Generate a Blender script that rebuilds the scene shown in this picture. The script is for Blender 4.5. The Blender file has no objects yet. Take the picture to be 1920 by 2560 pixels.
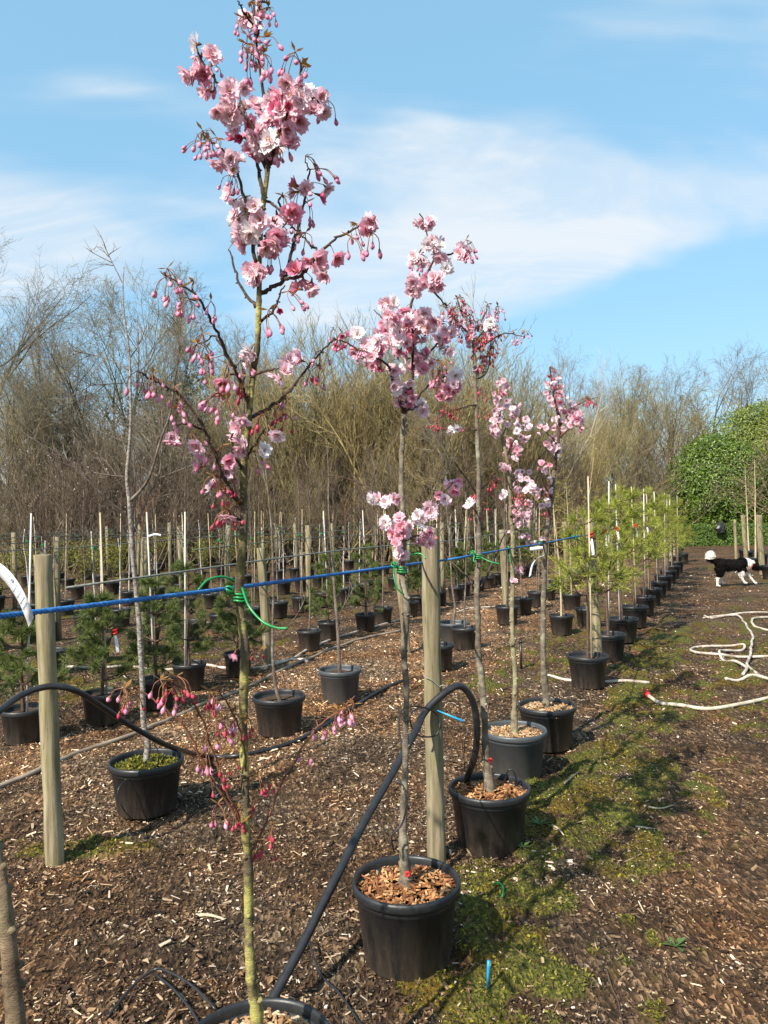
import bpy, math, random
import numpy as np
from mathutils import Vector, Matrix

random.seed(7)
sc = bpy.context.scene
C = sc.collection
PI = math.pi

# ------------------------------------------------------------------ camera
FPX, CW, CH = 1925.0, 1920.0, 2560.0            # focal length in photo pixels
CAM = np.array([0.0, 0.0, 1.55])
ROLL, PITCH = math.radians(1.1), math.radians(0.12)
Fv = np.array([0, math.cos(PITCH), math.sin(PITCH)])
U0 = np.array([0, -math.sin(PITCH), math.cos(PITCH)])
R0 = np.array([1.0, 0, 0])
Rv = R0 * math.cos(ROLL) - U0 * math.sin(ROLL)
Uv = R0 * math.sin(ROLL) + U0 * math.cos(ROLL)
cam_d = bpy.data.cameras.new('camera')
cam = bpy.data.objects.new('camera', cam_d)
C.objects.link(cam)
cam_d.sensor_fit = 'VERTICAL'
cam_d.sensor_height = 36.0
cam_d.lens = FPX / CH * 36.0
cam_d.clip_start = 0.05
cam_d.clip_end = 2000
cam.matrix_world = Matrix(((Rv[0], Uv[0], -Fv[0], CAM[0]), (Rv[1], Uv[1], -Fv[1], CAM[1]),
                           (Rv[2], Uv[2], -Fv[2], CAM[2]), (0, 0, 0, 1)))
sc.camera = cam

# ------------------------------------------------------------------ light
SUN_EL = math.radians(42)
SAZ = math.radians(38)                           # light travels this far right of straight ahead
sun_from = Vector((-math.sin(SAZ) * math.cos(SUN_EL), -math.cos(SAZ) * math.cos(SUN_EL), math.sin(SUN_EL)))
sd = bpy.data.lights.new('sun', 'SUN')
sd.energy = 4.8
sd.angle = math.radians(0.55)
sd.color = (1.0, 0.93, 0.82)
so = bpy.data.objects.new('sun', sd)
so.rotation_euler = sun_from.to_track_quat('Z', 'Y').to_euler()
so.location = (-6, -8, 12)
C.objects.link(so)

w = bpy.data.worlds.new('World')
sc.world = w
w.use_nodes = True
nt = w.node_tree
nt.nodes.clear()
def N(t, **kw):
    n = nt.nodes.new(t)
    for k, v in kw.items():
        if k.startswith('i_'):
            n.inputs[k[2:].replace('_', ' ')].default_value = v
        else:
            setattr(n, k, v)
    return n
sky = N('ShaderNodeTexSky', sky_type='NISHITA', sun_disc=False, sun_elevation=SUN_EL,
        sun_rotation=math.atan2(sun_from.x, sun_from.y), altitude=50, air_density=1.0, dust_density=1.4, ozone_density=2.2)
tc = N('ShaderNodeTexCoord')
sep = N('ShaderNodeSeparateXYZ')
nt.links.new(tc.outputs['Generated'], sep.inputs[0])
# cloud deck: direction projected on a flat layer, so that clouds shrink towards the horizon
zz = N('ShaderNodeMath', operation='ADD'); zz.inputs[1].default_value = 0.28
zm = N('ShaderNodeMath', operation='MAXIMUM'); zm.inputs[1].default_value = 0.05
nt.links.new(sep.outputs[2], zz.inputs[0]); nt.links.new(zz.outputs[0], zm.inputs[0])
dv = N('ShaderNodeVectorMath', operation='DIVIDE')
cz = N('ShaderNodeCombineXYZ')
for i in range(3): nt.links.new(zm.outputs[0], cz.inputs[i])
nt.links.new(tc.outputs['Generated'], dv.inputs[0]); nt.links.new(cz.outputs[0], dv.inputs[1])
def cloud(scale, off, detail, rough, lo, hi, dist):
    mp = N('ShaderNodeMapping'); mp.inputs['Location'].default_value = off
    mp.inputs['Scale'].default_value = (scale * .65, scale * 1.5, scale)
    nt.links.new(dv.outputs[0], mp.inputs[0])
    n = N('ShaderNodeTexNoise'); n.inputs['Scale'].default_value = 1.0
    n.inputs['Detail'].default_value = detail; n.inputs['Roughness'].default_value = rough
    n.inputs['Distortion'].default_value = dist
    nt.links.new(mp.outputs[0], n.inputs['Vector'])
    r = N('ShaderNodeMapRange', interpolation_type='SMOOTHERSTEP')
    r.inputs['From Min'].default_value = lo; r.inputs['From Max'].default_value = hi
    nt.links.new(n.outputs['Fac'], r.inputs['Value'])
    return r.outputs[0]
CLOUD_OFF = (3.02, 1.52, 0.4)
c1 = cloud(0.85, CLOUD_OFF, 5, 0.52, 0.515, 0.64, 0.3)
c2 = cloud(3.2, (7.1, 0.3, 2.0), 8, 0.62, 0.34, 0.68, 0.8)
cm = N('ShaderNodeMath', operation='MULTIPLY')
nt.links.new(c1, cm.inputs[0]); nt.links.new(c2, cm.inputs[1])
ca = N('ShaderNodeMath', operation='MULTIPLY_ADD'); ca.inputs[1].default_value = 0.5
cb = N('ShaderNodeMath', operation='MULTIPLY'); cb.inputs[1].default_value = 0.4
nt.links.new(cm.outputs[0], cb.inputs[0])
nt.links.new(c1, ca.inputs[0]); nt.links.new(cb.outputs[0], ca.inputs[2]); ca.use_clamp = True
# the sky slightly paler (thin high haze), as on a bright spring day
veil = N('ShaderNodeMixRGB'); veil.inputs['Fac'].default_value = 0.5
veil.inputs['Color2'].default_value = (2.3, 4.8, 6.5, 1)
nt.links.new(sky.outputs[0], veil.inputs['Color1'])
mx = N('ShaderNodeMixRGB'); mx.inputs['Color2'].default_value = (4.9, 5.15, 5.4, 1)
nt.links.new(ca.outputs[0], mx.inputs['Fac']); nt.links.new(veil.outputs[0], mx.inputs['Color1'])
bg = N('ShaderNodeBackground'); bg.inputs['Strength'].default_value = 0.094
nt.links.new(mx.outputs[0], bg.inputs[0])
wo = N('ShaderNodeOutputWorld'); nt.links.new(bg.outputs[0], wo.inputs[0])

vs = sc.view_settings
vs.view_transform = 'Standard'; vs.look = 'None'; vs.gamma = 1.0; vs.exposure = 0.95
vs.use_curve_mapping = False
sc.cycles.max_bounces = 6
sc.cycles.transparent_max_bounces = 6
sc.cycles.diffuse_bounces = 3

# ------------------------------------------------------------------ places
def ray(u, v):
    return Fv + Rv * ((u - CW / 2) / FPX) + Uv * ((CH / 2 - v) / FPX)
def at(u, v, Y):                                  # the point at depth Y seen at photo pixel u, v
    r = ray(u, v); return CAM + r * (Y / r[1])
def gp(u, v, z=0.0):                              # the point on the ground seen at photo pixel u, v
    r = ray(u, v); return CAM + r * ((z - CAM[2]) / r[2])
SL = 0.447                                        # all rows of the nursery run in this direction
def rowx(k, y):                                   # x of row k at depth y (row 1 is the blossoming cherries)
    return [None, -0.33 + SL * (y - 1.94)][1] - (k - 1) * 1.95

# ------------------------------------------------------------------ noise (numpy)
def _h(ix, iy, s):
    a = np.sin(ix * 127.1 + iy * 311.7 + s * 74.7) * 43758.5453
    return a - np.floor(a)
def vn(x, y, s=0):
    x = np.asarray(x, float); y = np.asarray(y, float)
    ix = np.floor(x); iy = np.floor(y); fx = x - ix; fy = y - iy
    fx = fx * fx * (3 - 2 * fx); fy = fy * fy * (3 - 2 * fy)
    a = _h(ix, iy, s); b = _h(ix + 1, iy, s); c = _h(ix, iy + 1, s); d = _h(ix + 1, iy + 1, s)
    return (a * (1 - fx) + b * fx) * (1 - fy) + (c * (1 - fx) + d * fx) * fy
def fbm(x, y, s=0, o=4):
    t = 0; a = 0.5; n = 0
    for i in range(o):
        t = t + a * vn(x, y, s + i); n += a; a *= 0.5; x = np.asarray(x) * 2.03 + 5.1; y = np.asarray(y) * 2.03 + 1.7
    return t / n
def sstep(a, b, x):
    t = np.clip((np.asarray(x, float) - a) / (b - a), 0, 1); return t * t * (3 - 2 * t)

def moss_at(x, y):
    d = x - rowx(1, y)
    d = d + (fbm(x * 1.4, y * 1.4, 41, 3) - .5) * .9
    band = sstep(0.02, 0.25, d) * sstep(1.35, 0.35, d) * sstep(14, 7, y)
    path = 0.29 * sstep(0.4, 1.0, d) * sstep(3.6, 6.5, y) * sstep(30, 16, y)
    gap = 0.32 * sstep(-0.1, -0.5, d) * sstep(-1.7, -1.1, d) * sstep(5.4, 7.0, y) * sstep(22, 12, y)
    lp = at(135, 2153, 3.5)
    left = 0.75 * np.exp(-(((x + 1.45) / 0.42) ** 2 + ((y - 3.62) / 0.16) ** 2))
    rows = 0.28 * sstep(-3.6, -4.6, d)
    b = np.maximum.reduce([0.55 * band, path, gap, left, rows])
    n = fbm(x * 2.8, y * 2.8, 11, 4) * 0.42 + fbm(x * 10, y * 10, 21, 3) * 0.58
    return np.clip((b * 1.25 + (n - .5) * 2.1 - 0.44) * 5.5, 0, 1) * sstep(0.0, 0.12, b)
def height(x, y):
    far = sstep(26, 12, y) * sstep(30, 10, np.abs(x))
    n = (fbm(x * 1.3, y * 1.3, 3, 2) - 0.5) * 0.03
    f = (fbm(x * 7, y * 7, 4, 3) - 0.5) * 0.045 + (fbm(x * 26, y * 26, 9, 2) - 0.5) * 0.018
    m = moss_at(x, y)
    return (n + f * (1 - 0.5 * m)) * far + m * far * (0.012 + 0.065 * (fbm(x * 10, y * 10, 31, 2) - 0.38)) - 0.006

# ------------------------------------------------------------------ mesh helpers
class MB:
    """collects vertices, quads and triangles for ONE mesh object"""
    def __init__(s): s.v = []; s.q = []; s.t = []; s.qm = []; s.tm = []; s.n = 0; s.ring = None
    def add(s, v, q=None, t=None, mi=0):
        v = np.asarray(v, float).reshape(-1, 3); s.v.append(v)
        if q is not None and len(q):
            q = np.asarray(q, int).reshape(-1, 4) + s.n; s.q.append(q); s.qm.append(np.full(len(q), mi))
        if t is not None and len(t):
            t = np.asarray(t, int).reshape(-1, 3) + s.n; s.t.append(t); s.tm.append(np.full(len(t), mi))
        s.n += len(v); return s
    def mesh(s, name, mats, smooth=True):
        me = bpy.data.meshes.new(name)
        v = np.concatenate(s.v) if s.v else np.zeros((0, 3))
        q = np.concatenate(s.q) if s.q else np.zeros((0, 4), int)
        t = np.concatenate(s.t) if s.t else np.zeros((0, 3), int)
        mi = np.concatenate(s.qm + s.tm) if (s.qm or s.tm) else np.zeros(0, int)
        me.vertices.add(len(v)); me.vertices.foreach_set('co', v.astype(np.float32).ravel())
        me.loops.add(len(q) * 4 + len(t) * 3)
        me.loops.foreach_set('vertex_index', np.concatenate([q.ravel(), t.ravel()]).astype(np.int32))
        me.polygons.add(len(q) + len(t))
        ls = np.concatenate([np.arange(len(q)) * 4, len(q) * 4 + np.arange(len(t)) * 3]).astype(np.int32)
        me.polygons.foreach_set('loop_start', ls)
        me.polygons.foreach_set('material_index', mi.astype(np.int32))
        me.polygons.foreach_set('use_smooth', np.full(len(q) + len(t), bool(smooth)))
        for m in (mats if isinstance(mats, (list, tuple)) else [mats]): me.materials.append(m)
        me.update(calc_edges=True)
        return me

def nrm(a):
    a = np.asarray(a, float); return a / np.maximum(np.linalg.norm(a, axis=-1, keepdims=True), 1e-9)
def smooth_path(pts, rad=None, n=6):
    """Catmull-Rom through the points"""
    P = np.asarray(pts, float); k = len(P)
    if k < 3: 
        tt = np.linspace(0, 1, n + 1)[:, None]
        Q = P[0] * (1 - tt) + P[-1] * tt
        return (Q, np.interp(np.linspace(0, k - 1, len(Q)), np.arange(k), rad)) if rad is not None else Q
    E = np.vstack([2 * P[0] - P[1], P, 2 * P[-1] - P[-2]])
    out = []
    for i in range(k - 1):
        p0, p1, p2, p3 = E[i:i + 4]
        for t in np.linspace(0, 1, n, endpoint=False):
            out.append(0.5 * ((2 * p1) + (p2 - p0) * t + (2 * p0 - 5 * p1 + 4 * p2 - p3) * t * t + (3 * p1 - p0 - 3 * p2 + p3) * t ** 3))
    out.append(P[-1]); Q = np.array(out)
    if rad is None: return Q
    return Q, np.interp(np.linspace(0, k - 1, len(Q)), np.arange(k), rad)
def tube(mb, pts, rad, sides=8, mi=0, cap=True, rough=0.0, seed=0):
    P = np.asarray(pts, float); n = len(P)
    r = np.broadcast_to(np.asarray(rad, float), (n,))
    T = nrm(np.gradient(P, axis=0))
    a = np.array([0, 0, 1.0]) if abs(T[0][2]) < 0.9 else np.array([1.0, 0, 0])
    u = nrm(np.cross(T[0], a)); Us = []
    for i in range(n):
        u = nrm(u - T[i] * np.dot(u, T[i])); Us.append(u)
    Us = np.array(Us); V = np.cross(T, Us)
    th = np.linspace(0, 2 * PI, sides, endpoint=False)
    rr = np.repeat(r[:, None], sides, 1)
    if rough:
        rg = np.random.default_rng(seed); rr = rr * (1 + rough * (rg.random((n, sides)) - 0.5) + rough * 0.8 * (rg.random((n, 1)) - 0.5))
    X = P[:, None, :] + rr[..., None] * (np.cos(th)[None, :, None] * Us[:, None, :] + np.sin(th)[None, :, None] * V[:, None, :])
    i = np.arange(n - 1)[:, None] * sides; j = np.arange(sides)[None, :]; j2 = (j + 1) % sides
    q = np.stack([i + j, i + j2, i + sides + j2, i + sides + j], -1).reshape(-1, 4)
    X = X.reshape(-1, 3); t = []
    if cap:
        X = np.vstack([X, P[0], P[-1]]); b = n * sides
        for k in range(sides):
            k2 = (k + 1) % sides
            t.append((b, k2, k)); t.append((b + 1, (n - 1) * sides + k, (n - 1) * sides + k2))
    mb.add(X, q, t, mi); return mb
def lathe(mb, prof, seg=40, mi=0, centre=(0, 0, 0)):
    prof = np.asarray(prof, float); n = len(prof)
    th = np.linspace(0, 2 * PI, seg, endpoint=False)
    X = np.stack([prof[:, None, 0] * np.cos(th), prof[:, None, 0] * np.sin(th), np.repeat(prof[:, 1:2], seg, 1)], -1).reshape(-1, 3) + np.asarray(centre)
    i = np.arange(n - 1)[:, None] * seg; j = np.arange(seg)[None, :]; j2 = (j + 1) % seg
    q = np.stack([i + j, i + j2, i + seg + j2, i + seg + j], -1).reshape(-1, 4)
    mb.add(X, q, None, mi); return mb
def prisms(mb, p0, p1, r0, r1, sides=3, mi=0):
    """many straight tapered twigs at once"""
    p0 = np.asarray(p0); p1 = np.asarray(p1); k = len(p0)
    if k == 0: return mb
    d = nrm(p1 - p0); a = np.where(np.abs(d[:, 2:3]) < 0.9, np.array([[0, 0, 1.0]]), np.array([[1.0, 0, 0]]))
    u = nrm(np.cross(d, a)); v = np.cross(d, u)
    th = np.linspace(0, 2 * PI, sides, endpoint=False)
    o = np.cos(th)[None, :, None] * u[:, None, :] + np.sin(th)[None, :, None] * v[:, None, :]
    A = p0[:, None, :] + o * np.asarray(r0)[:, None, None]; B = p1[:, None, :] + o * np.asarray(r1)[:, None, None]
    X = np.concatenate([A, B], 1).reshape(-1, 3)
    b = np.arange(k)[:, None] * 2 * sides; j = np.arange(sides)[None, :]; j2 = (j + 1) % sides
    q = np.stack([b + j, b + j2, b + sides + j2, b + sides + j], -1).reshape(-1, 4)
    mb.add(X, q, None, mi); return mb

# ------------------------------------------------------------------ object helpers
def put(o, parent=None):
    C.objects.link(o)
    if parent is not None: o.parent = parent
    return o
def obj(name, mb, mats, parent=None, world=True, smooth=True):
    """one mesh object; world=True: the vertices are in world space"""
    me = mb if isinstance(mb, bpy.types.Mesh) else mb.mesh(name, mats, smooth)
    o = bpy.data.objects.new(name, me); put(o, parent)
    if parent is not None and world: 
        q = parent; T = Vector((0, 0, 0))
        while q is not None: T += q.location; q = q.parent
        o.matrix_parent_inverse = Matrix.Translation(-T)
    return o
def inst(name, me, parent, loc, rot=(0, 0, 0), scale=1.0):
    o = bpy.data.objects.new(name, me); put(o, parent)
    o.location = loc; o.rotation_euler = rot
    o.scale = (scale,) * 3 if not hasattr(scale, '__len__') else scale
    return o
def tag(o, label, cat=None, group=None, kind=None):
    if label: o['label'] = label
    if cat: o['category'] = cat
    if group: o['group'] = group
    if kind: o['kind'] = kind
    return o
def thing(name, label, cat, loc=(0, 0, 0), group=None, rz=0):
    o = bpy.data.objects.new(name, None); put(o)
    o.empty_display_size = 0.1; o.location = tuple(float(a) for a in loc); o.rotation_euler = (0, 0, rz)
    return tag(o, label, cat, group)
def copy_tree(o, parent=None):
    c = o.copy(); put(c, parent)
    for ch in list(o.children): copy_tree(ch, c)
    return c

# ------------------------------------------------------------------ materials
def mat(name, build):
    m = bpy.data.materials.new(name); m.use_nodes = True
    t = m.node_tree; t.nodes.clear()
    out = t.nodes.new('ShaderNodeOutputMaterial')
    b = t.nodes.new('ShaderNodeBsdfPrincipled'); t.links.new(b.outputs[0], out.inputs[0])
    build(t, b, out); return m
def nd(t, ty, **kw):
    n = t.nodes.new(ty)
    for k, v in kw.items(): setattr(n, k, v)
    return n
def noise(t, scale, detail=4, rough=0.55, vec=None, stretch=None, dist=0.0):
    n = nd(t, 'ShaderNodeTexNoise'); n.inputs['Scale'].default_value = scale
    n.inputs['Detail'].default_value = detail; n.inputs['Roughness'].default_value = rough; n.inputs['Distortion'].default_value = dist
    if vec is None: vec = nd(t, 'ShaderNodeTexCoord').outputs['Object']
    if stretch:
        mp = nd(t, 'ShaderNodeMapping'); mp.inputs['Scale'].default_value = stretch
        t.links.new(vec, mp.inputs[0]); vec = mp.outputs[0]
    t.links.new(vec, n.inputs['Vector']); return n.outputs['Fac']
def ramp(t, fac, stops, interp='LINEAR'):
    r = nd(t, 'ShaderNodeValToRGB'); cr = r.color_ramp; cr.interpolation = interp
    while len(cr.elements) < len(stops): cr.elements.new(0.5)
    for e, (p, c) in zip(cr.elements, stops):
        e.position = p; e.color = (*c, 1) if len(c) == 3 else c
    t.links.new(fac, r.inputs[0]); return r.outputs[0]
def mixc(t, fac, a, b, mode='MIX'):
    m = nd(t, 'ShaderNodeMixRGB', blend_type=mode)
    for s, x in (('Fac', fac), ('Color1', a), ('Color2', b)):
        if isinstance(x, (int, float)): m.inputs[s].default_value = x
        elif isinstance(x, tuple): m.inputs[s].default_value = (*x, 1)
        else: t.links.new(x, m.inputs[s])
    return m.outputs[0]
def bump(t, b, fac, strength=0.4, dist=0.01):
    n = nd(t, 'ShaderNodeBump'); n.inputs['Strength'].default_value = strength; n.inputs['Distance'].default_value = dist
    t.links.new(fac, n.inputs['Height']); t.links.new(n.outputs[0], b.inputs['Normal'])
def simple(name, stops, scale=20, rough=0.8, stretch=None, bs=0.3, bd=0.004, detail=5, spec=0.3, island=False, tr=0.0, objrand=0.0):
    def f(t, b, out):
        n = noise(t, scale, detail, 0.6, stretch=stretch)
        src = n
        if island:
            g = nd(t, 'ShaderNodeNewGeometry'); src = mixc(t, 0.3, g.outputs['Random Per Island'], n)
        col = ramp(t, src, stops)
        if objrand:
            oi = nd(t, 'ShaderNodeObjectInfo'); hv = nd(t, 'ShaderNodeHueSaturation')
            mr = nd(t, 'ShaderNodeMapRange'); mr.inputs['To Min'].default_value = 1 - objrand; mr.inputs['To Max'].default_value = 1 + objrand
            t.links.new(oi.outputs['Random'], mr.inputs['Value']); t.links.new(mr.outputs[0], hv.inputs['Value']); t.links.new(col, hv.inputs['Color'])
            col = hv.outputs[0]
        t.links.new(col, b.inputs['Base Color'])
        b.inputs['Roughness'].default_value = rough; b.inputs['Specular IOR Level'].default_value = spec
        if bs: bump(t, b, n, bs, bd)
        if tr:
            tl = nd(t, 'ShaderNodeBsdfTranslucent'); t.links.new(col, tl.inputs['Color'])
            ms = nd(t, 'ShaderNodeMixShader'); ms.inputs[0].default_value = tr
            t.links.new(b.outputs[0], ms.inputs[1]); t.links.new(tl.outputs[0], ms.inputs[2]); t.links.new(ms.outputs[0], out.inputs[0])
    return mat(name, f)

M = {}
def alley_tone(t, co, col):
    """paler tone in the alleys between the rows, and random lighter and darker patches"""
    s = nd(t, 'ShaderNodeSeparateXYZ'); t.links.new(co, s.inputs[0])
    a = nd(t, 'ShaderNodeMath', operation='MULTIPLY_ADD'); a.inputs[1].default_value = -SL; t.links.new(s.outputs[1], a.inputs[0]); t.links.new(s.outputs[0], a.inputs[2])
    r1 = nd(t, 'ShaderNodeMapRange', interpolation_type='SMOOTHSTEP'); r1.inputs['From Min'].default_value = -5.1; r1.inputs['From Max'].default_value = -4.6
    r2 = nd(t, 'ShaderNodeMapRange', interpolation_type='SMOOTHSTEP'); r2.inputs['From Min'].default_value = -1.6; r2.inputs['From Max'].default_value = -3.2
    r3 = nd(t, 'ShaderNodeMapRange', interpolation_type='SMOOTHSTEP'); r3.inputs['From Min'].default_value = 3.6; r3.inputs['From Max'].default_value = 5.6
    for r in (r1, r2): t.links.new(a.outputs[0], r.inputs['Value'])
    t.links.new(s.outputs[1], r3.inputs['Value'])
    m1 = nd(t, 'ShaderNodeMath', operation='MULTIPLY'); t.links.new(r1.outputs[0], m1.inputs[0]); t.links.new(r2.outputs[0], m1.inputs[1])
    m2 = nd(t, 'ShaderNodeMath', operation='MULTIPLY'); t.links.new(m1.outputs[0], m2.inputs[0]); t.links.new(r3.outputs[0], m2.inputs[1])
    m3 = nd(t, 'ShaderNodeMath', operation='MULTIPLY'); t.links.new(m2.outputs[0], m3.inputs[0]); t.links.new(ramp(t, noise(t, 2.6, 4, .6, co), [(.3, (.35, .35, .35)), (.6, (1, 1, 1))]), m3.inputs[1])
    col = mixc(t, m3.outputs[0], col, mixc(t, 1.0, col, (2.1, 2.05, 2.0), 'MULTIPLY'))  # brightens the colour between the rows, broken up by noise
    mottle = ramp(t, noise(t, 1.7, 5, .6, co), [(.36, (.52, .50, .50)), (.52, (1, 1, 1)), (.68, (1.45, 1.42, 1.4))])  # random darker and lighter patches over the whole ground
    return mixc(t, 1.0, col, mottle, 'MULTIPLY')
def ground_mat(t, b, out):
    at_ = nd(t, 'ShaderNodeAttribute', attribute_name='moss').outputs['Fac']
    co = nd(t, 'ShaderNodeTexCoord').outputs['Object']
    n1 = noise(t, 1.1, 5, 0.6, co); n2 = noise(t, 9, 6, 0.7, co); n3 = noise(t, 55, 4, 0.7, co)
    vo = nd(t, 'ShaderNodeTexVoronoi'); vo.inputs['Scale'].default_value = 80; vo.inputs['Randomness'].default_value = 1
    mpv = nd(t, 'ShaderNodeMapping'); mpv.inputs['Scale'].default_value = (1, 0.4, 1); mpv.inputs['Rotation'].default_value = (0, 0, 0.5)
    t.links.new(co, mpv.inputs[0]); t.links.new(mpv.outputs[0], vo.inputs['Vector'])
    vs_ = nd(t, 'ShaderNodeSeparateColor'); t.links.new(vo.outputs['Color'], vs_.inputs[0])
    chip = ramp(t, vs_.outputs[0], [(0, (.015, .009, .006)), (.4, (.045, .027, .016)), (.68, (.10, .063, .036)), (.85, (.165, .112, .068)), (.95, (.24, .175, .115)), (1, (.36, .28, .20))])
    soil = ramp(t, n3, [(.3, (.020, .013, .007)), (.55, (.060, .040, .021)), (.75, (.125, .088, .048))])
    mul = mixc(t, ramp(t, n2, [(.3, (0.15, 0.15, 0.15)), (.62, (.95, .95, .95))]), soil, chip)
    warm = mixc(t, ramp(t, n1, [(.38, (0, 0, 0)), (.66, (1, 1, 1))]), mul, mixc(t, 1.0, mul, (1.25, .92, .62), 'MULTIPLY'))
    warm = alley_tone(t, co, warm)
    mossc = ramp(t, n3, [(.25, (.014, .017, .004)), (.48, (.060, .062, .012)), (.62, (.14, .132, .022)), (.8, (.28, .23, .045))])
    mossb = mixc(t, ramp(t, noise(t, 3.1, 3, .5, co), [(.42, (0, 0, 0)), (.6, (1, 1, 1))]), mossc, mixc(t, 1.0, mossc, (1.1, .72, .6), 'MULTIPLY'))
    ms = nd(t, 'ShaderNodeMath', operation='MULTIPLY_ADD'); ms.inputs[1].default_value = 1.3
    sub = nd(t, 'ShaderNodeMath', operation='MULTIPLY_ADD'); sub.inputs[1].default_value = 1.1; sub.inputs[2].default_value = -0.62
    t.links.new(n2, sub.inputs[0]); t.links.new(at_, ms.inputs[0]); t.links.new(sub.outputs[0], ms.inputs[2]); ms.use_clamp = True
    mk = nd(t, 'ShaderNodeMath', operation='MULTIPLY'); t.links.new(ms.outputs[0], mk.inputs[0])
    cl = nd(t, 'ShaderNodeMapRange'); cl.inputs['From Max'].default_value = 0.15; t.links.new(at_, cl.inputs['Value']); t.links.new(cl.outputs[0], mk.inputs[1])
    t.links.new(mixc(t, mk.outputs[0], warm, mossb), b.inputs['Base Color'])
    b.inputs['Roughness'].default_value = 0.92; b.inputs['Specular IOR Level'].default_value = 0.2
    bm = nd(t, 'ShaderNodeMath', operation='ADD'); t.links.new(n3, bm.inputs[0]); t.links.new(vo.outputs['Distance'], bm.inputs[1])
    bump(t, b, bm.outputs[0], 0.9, 0.015)
M['ground'] = mat('mulch_ground', ground_mat)
def chip_mat(t, b, out):
    g = nd(t, 'ShaderNodeNewGeometry').outputs['Random Per Island']
    co = nd(t, 'ShaderNodeTexCoord').outputs['Object']
    c = ramp(t, g, [(0, (.014, .009, .006)), (.32, (.042, .025, .015)), (.58, (.10, .062, .036)), (.75, (.185, .122, .07)), (.87, (.30, .215, .135)), (.95, (.48, .39, .28)), (1, (.70, .64, .55))])
    n1 = noise(t, 1.1, 5, 0.6, co)
    c = mixc(t, ramp(t, n1, [(.4, (0, 0, 0)), (.66, (1, 1, 1))]), c, mixc(t, 1.0, c, (1.2, 1.0, .8), 'MULTIPLY'))
    c = alley_tone(t, co, c)
    n = noise(t, 150, 3, .6, co); c = mixc(t, .5, c, mixc(t, 1.0, c, ramp(t, n, [(.3, (.5, .5, .5)), (.7, (1.25, 1.25, 1.25))]), 'MULTIPLY'))
    t.links.new(c, b.inputs['Base Color']); b.inputs['Roughness'].default_value = .8; b.inputs['Specular IOR Level'].default_value = .3
M['chip'] = mat('wood_chip', chip_mat)
M['barkchip'] = simple('orange_bark_chip', [(0, (.05, .018, .008)), (.3, (.16, .06, .022)), (.6, (.33, .15, .055)), (.85, (.50, .30, .14)), (1, (.66, .50, .32))], 60, .75, island=True, bs=0)
M['barkchip2'] = simple('pale_bark_chip', [(0, (.09, .045, .022)), (.35, (.26, .14, .06)), (.65, (.42, .27, .14)), (1, (.70, .58, .42))], 60, .75, island=True, bs=0)
M['soil'] = simple('potting_soil', [(.3, (.02, .012, .008)), (.7, (.09, .05, .028))], 80, .95, bs=.6, bd=.01)
M['moss'] = simple('moss_green', [(0, (.024, .032, .006)), (.3, (.072, .080, .012)), (.58, (.165, .160, .022)), (.84, (.34, .285, .038)), (1, (.34, .20, .045))], 2.2, .8, island=True, bs=0, tr=.25)
M['deadleaf'] = simple('dead_leaf', [(0, (.10, .05, .025)), (.4, (.20, .11, .055)), (.7, (.30, .20, .11)), (1, (.42, .32, .20))], 30, .75, island=True, bs=0, tr=.15)
def pot_mat(name, c0, c1):
    def f(t, b, out):
        co = nd(t, 'ShaderNodeTexCoord').outputs['Object']
        n = noise(t, 9, 6, .65, co); s = noise(t, 5, 5, .7, co, stretch=(6, 6, .8))
        sp = nd(t, 'ShaderNodeSeparateXYZ'); t.links.new(co, sp.inputs[0])
        c = ramp(t, n, [(.3, c0), (.75, c1)])
        dm = nd(t, 'ShaderNodeMapRange'); dm.inputs['From Min'].default_value = .24; dm.inputs['From Max'].default_value = 0.0
        t.links.new(sp.outputs[2], dm.inputs['Value'])
        mm = nd(t, 'ShaderNodeMath', operation='MULTIPLY'); t.links.new(dm.outputs[0], mm.inputs[0])
        t.links.new(ramp(t, s, [(.38, (.05, .05, .05)), (.68, (.75, .75, .75))]), mm.inputs[1])
        c = mixc(t, mm.outputs[0], c, (.13, .09, .06))                     # splashed soil near the base
        sc1 = noise(t, 26, 5, .75, co, stretch=(1, 1, 2.5)); c = mixc(t, ramp(t, sc1, [(.60, (0, 0, 0)), (.68, (.5, .5, .5))]), c, (.075, .068, .06))   # scuffs and dust
        t.links.new(c, b.inputs['Base Color'])
        t.links.new(ramp(t, s, [(.3, (.34, .34, .34)), (.7, (.55, .55, .55))]), b.inputs['Roughness'])
        b.inputs['Specular IOR Level'].default_value = .45; bump(t, b, noise(t, 160, 3, .6, co), .08, .002)
    return mat(name, f)
M['pot'] = pot_mat('black_plastic', (.011, .012, .013), (.021, .022, .024))
M['potgrey'] = pot_mat('grey_plastic', (.042, .048, .052), (.068, .076, .08))
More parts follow.
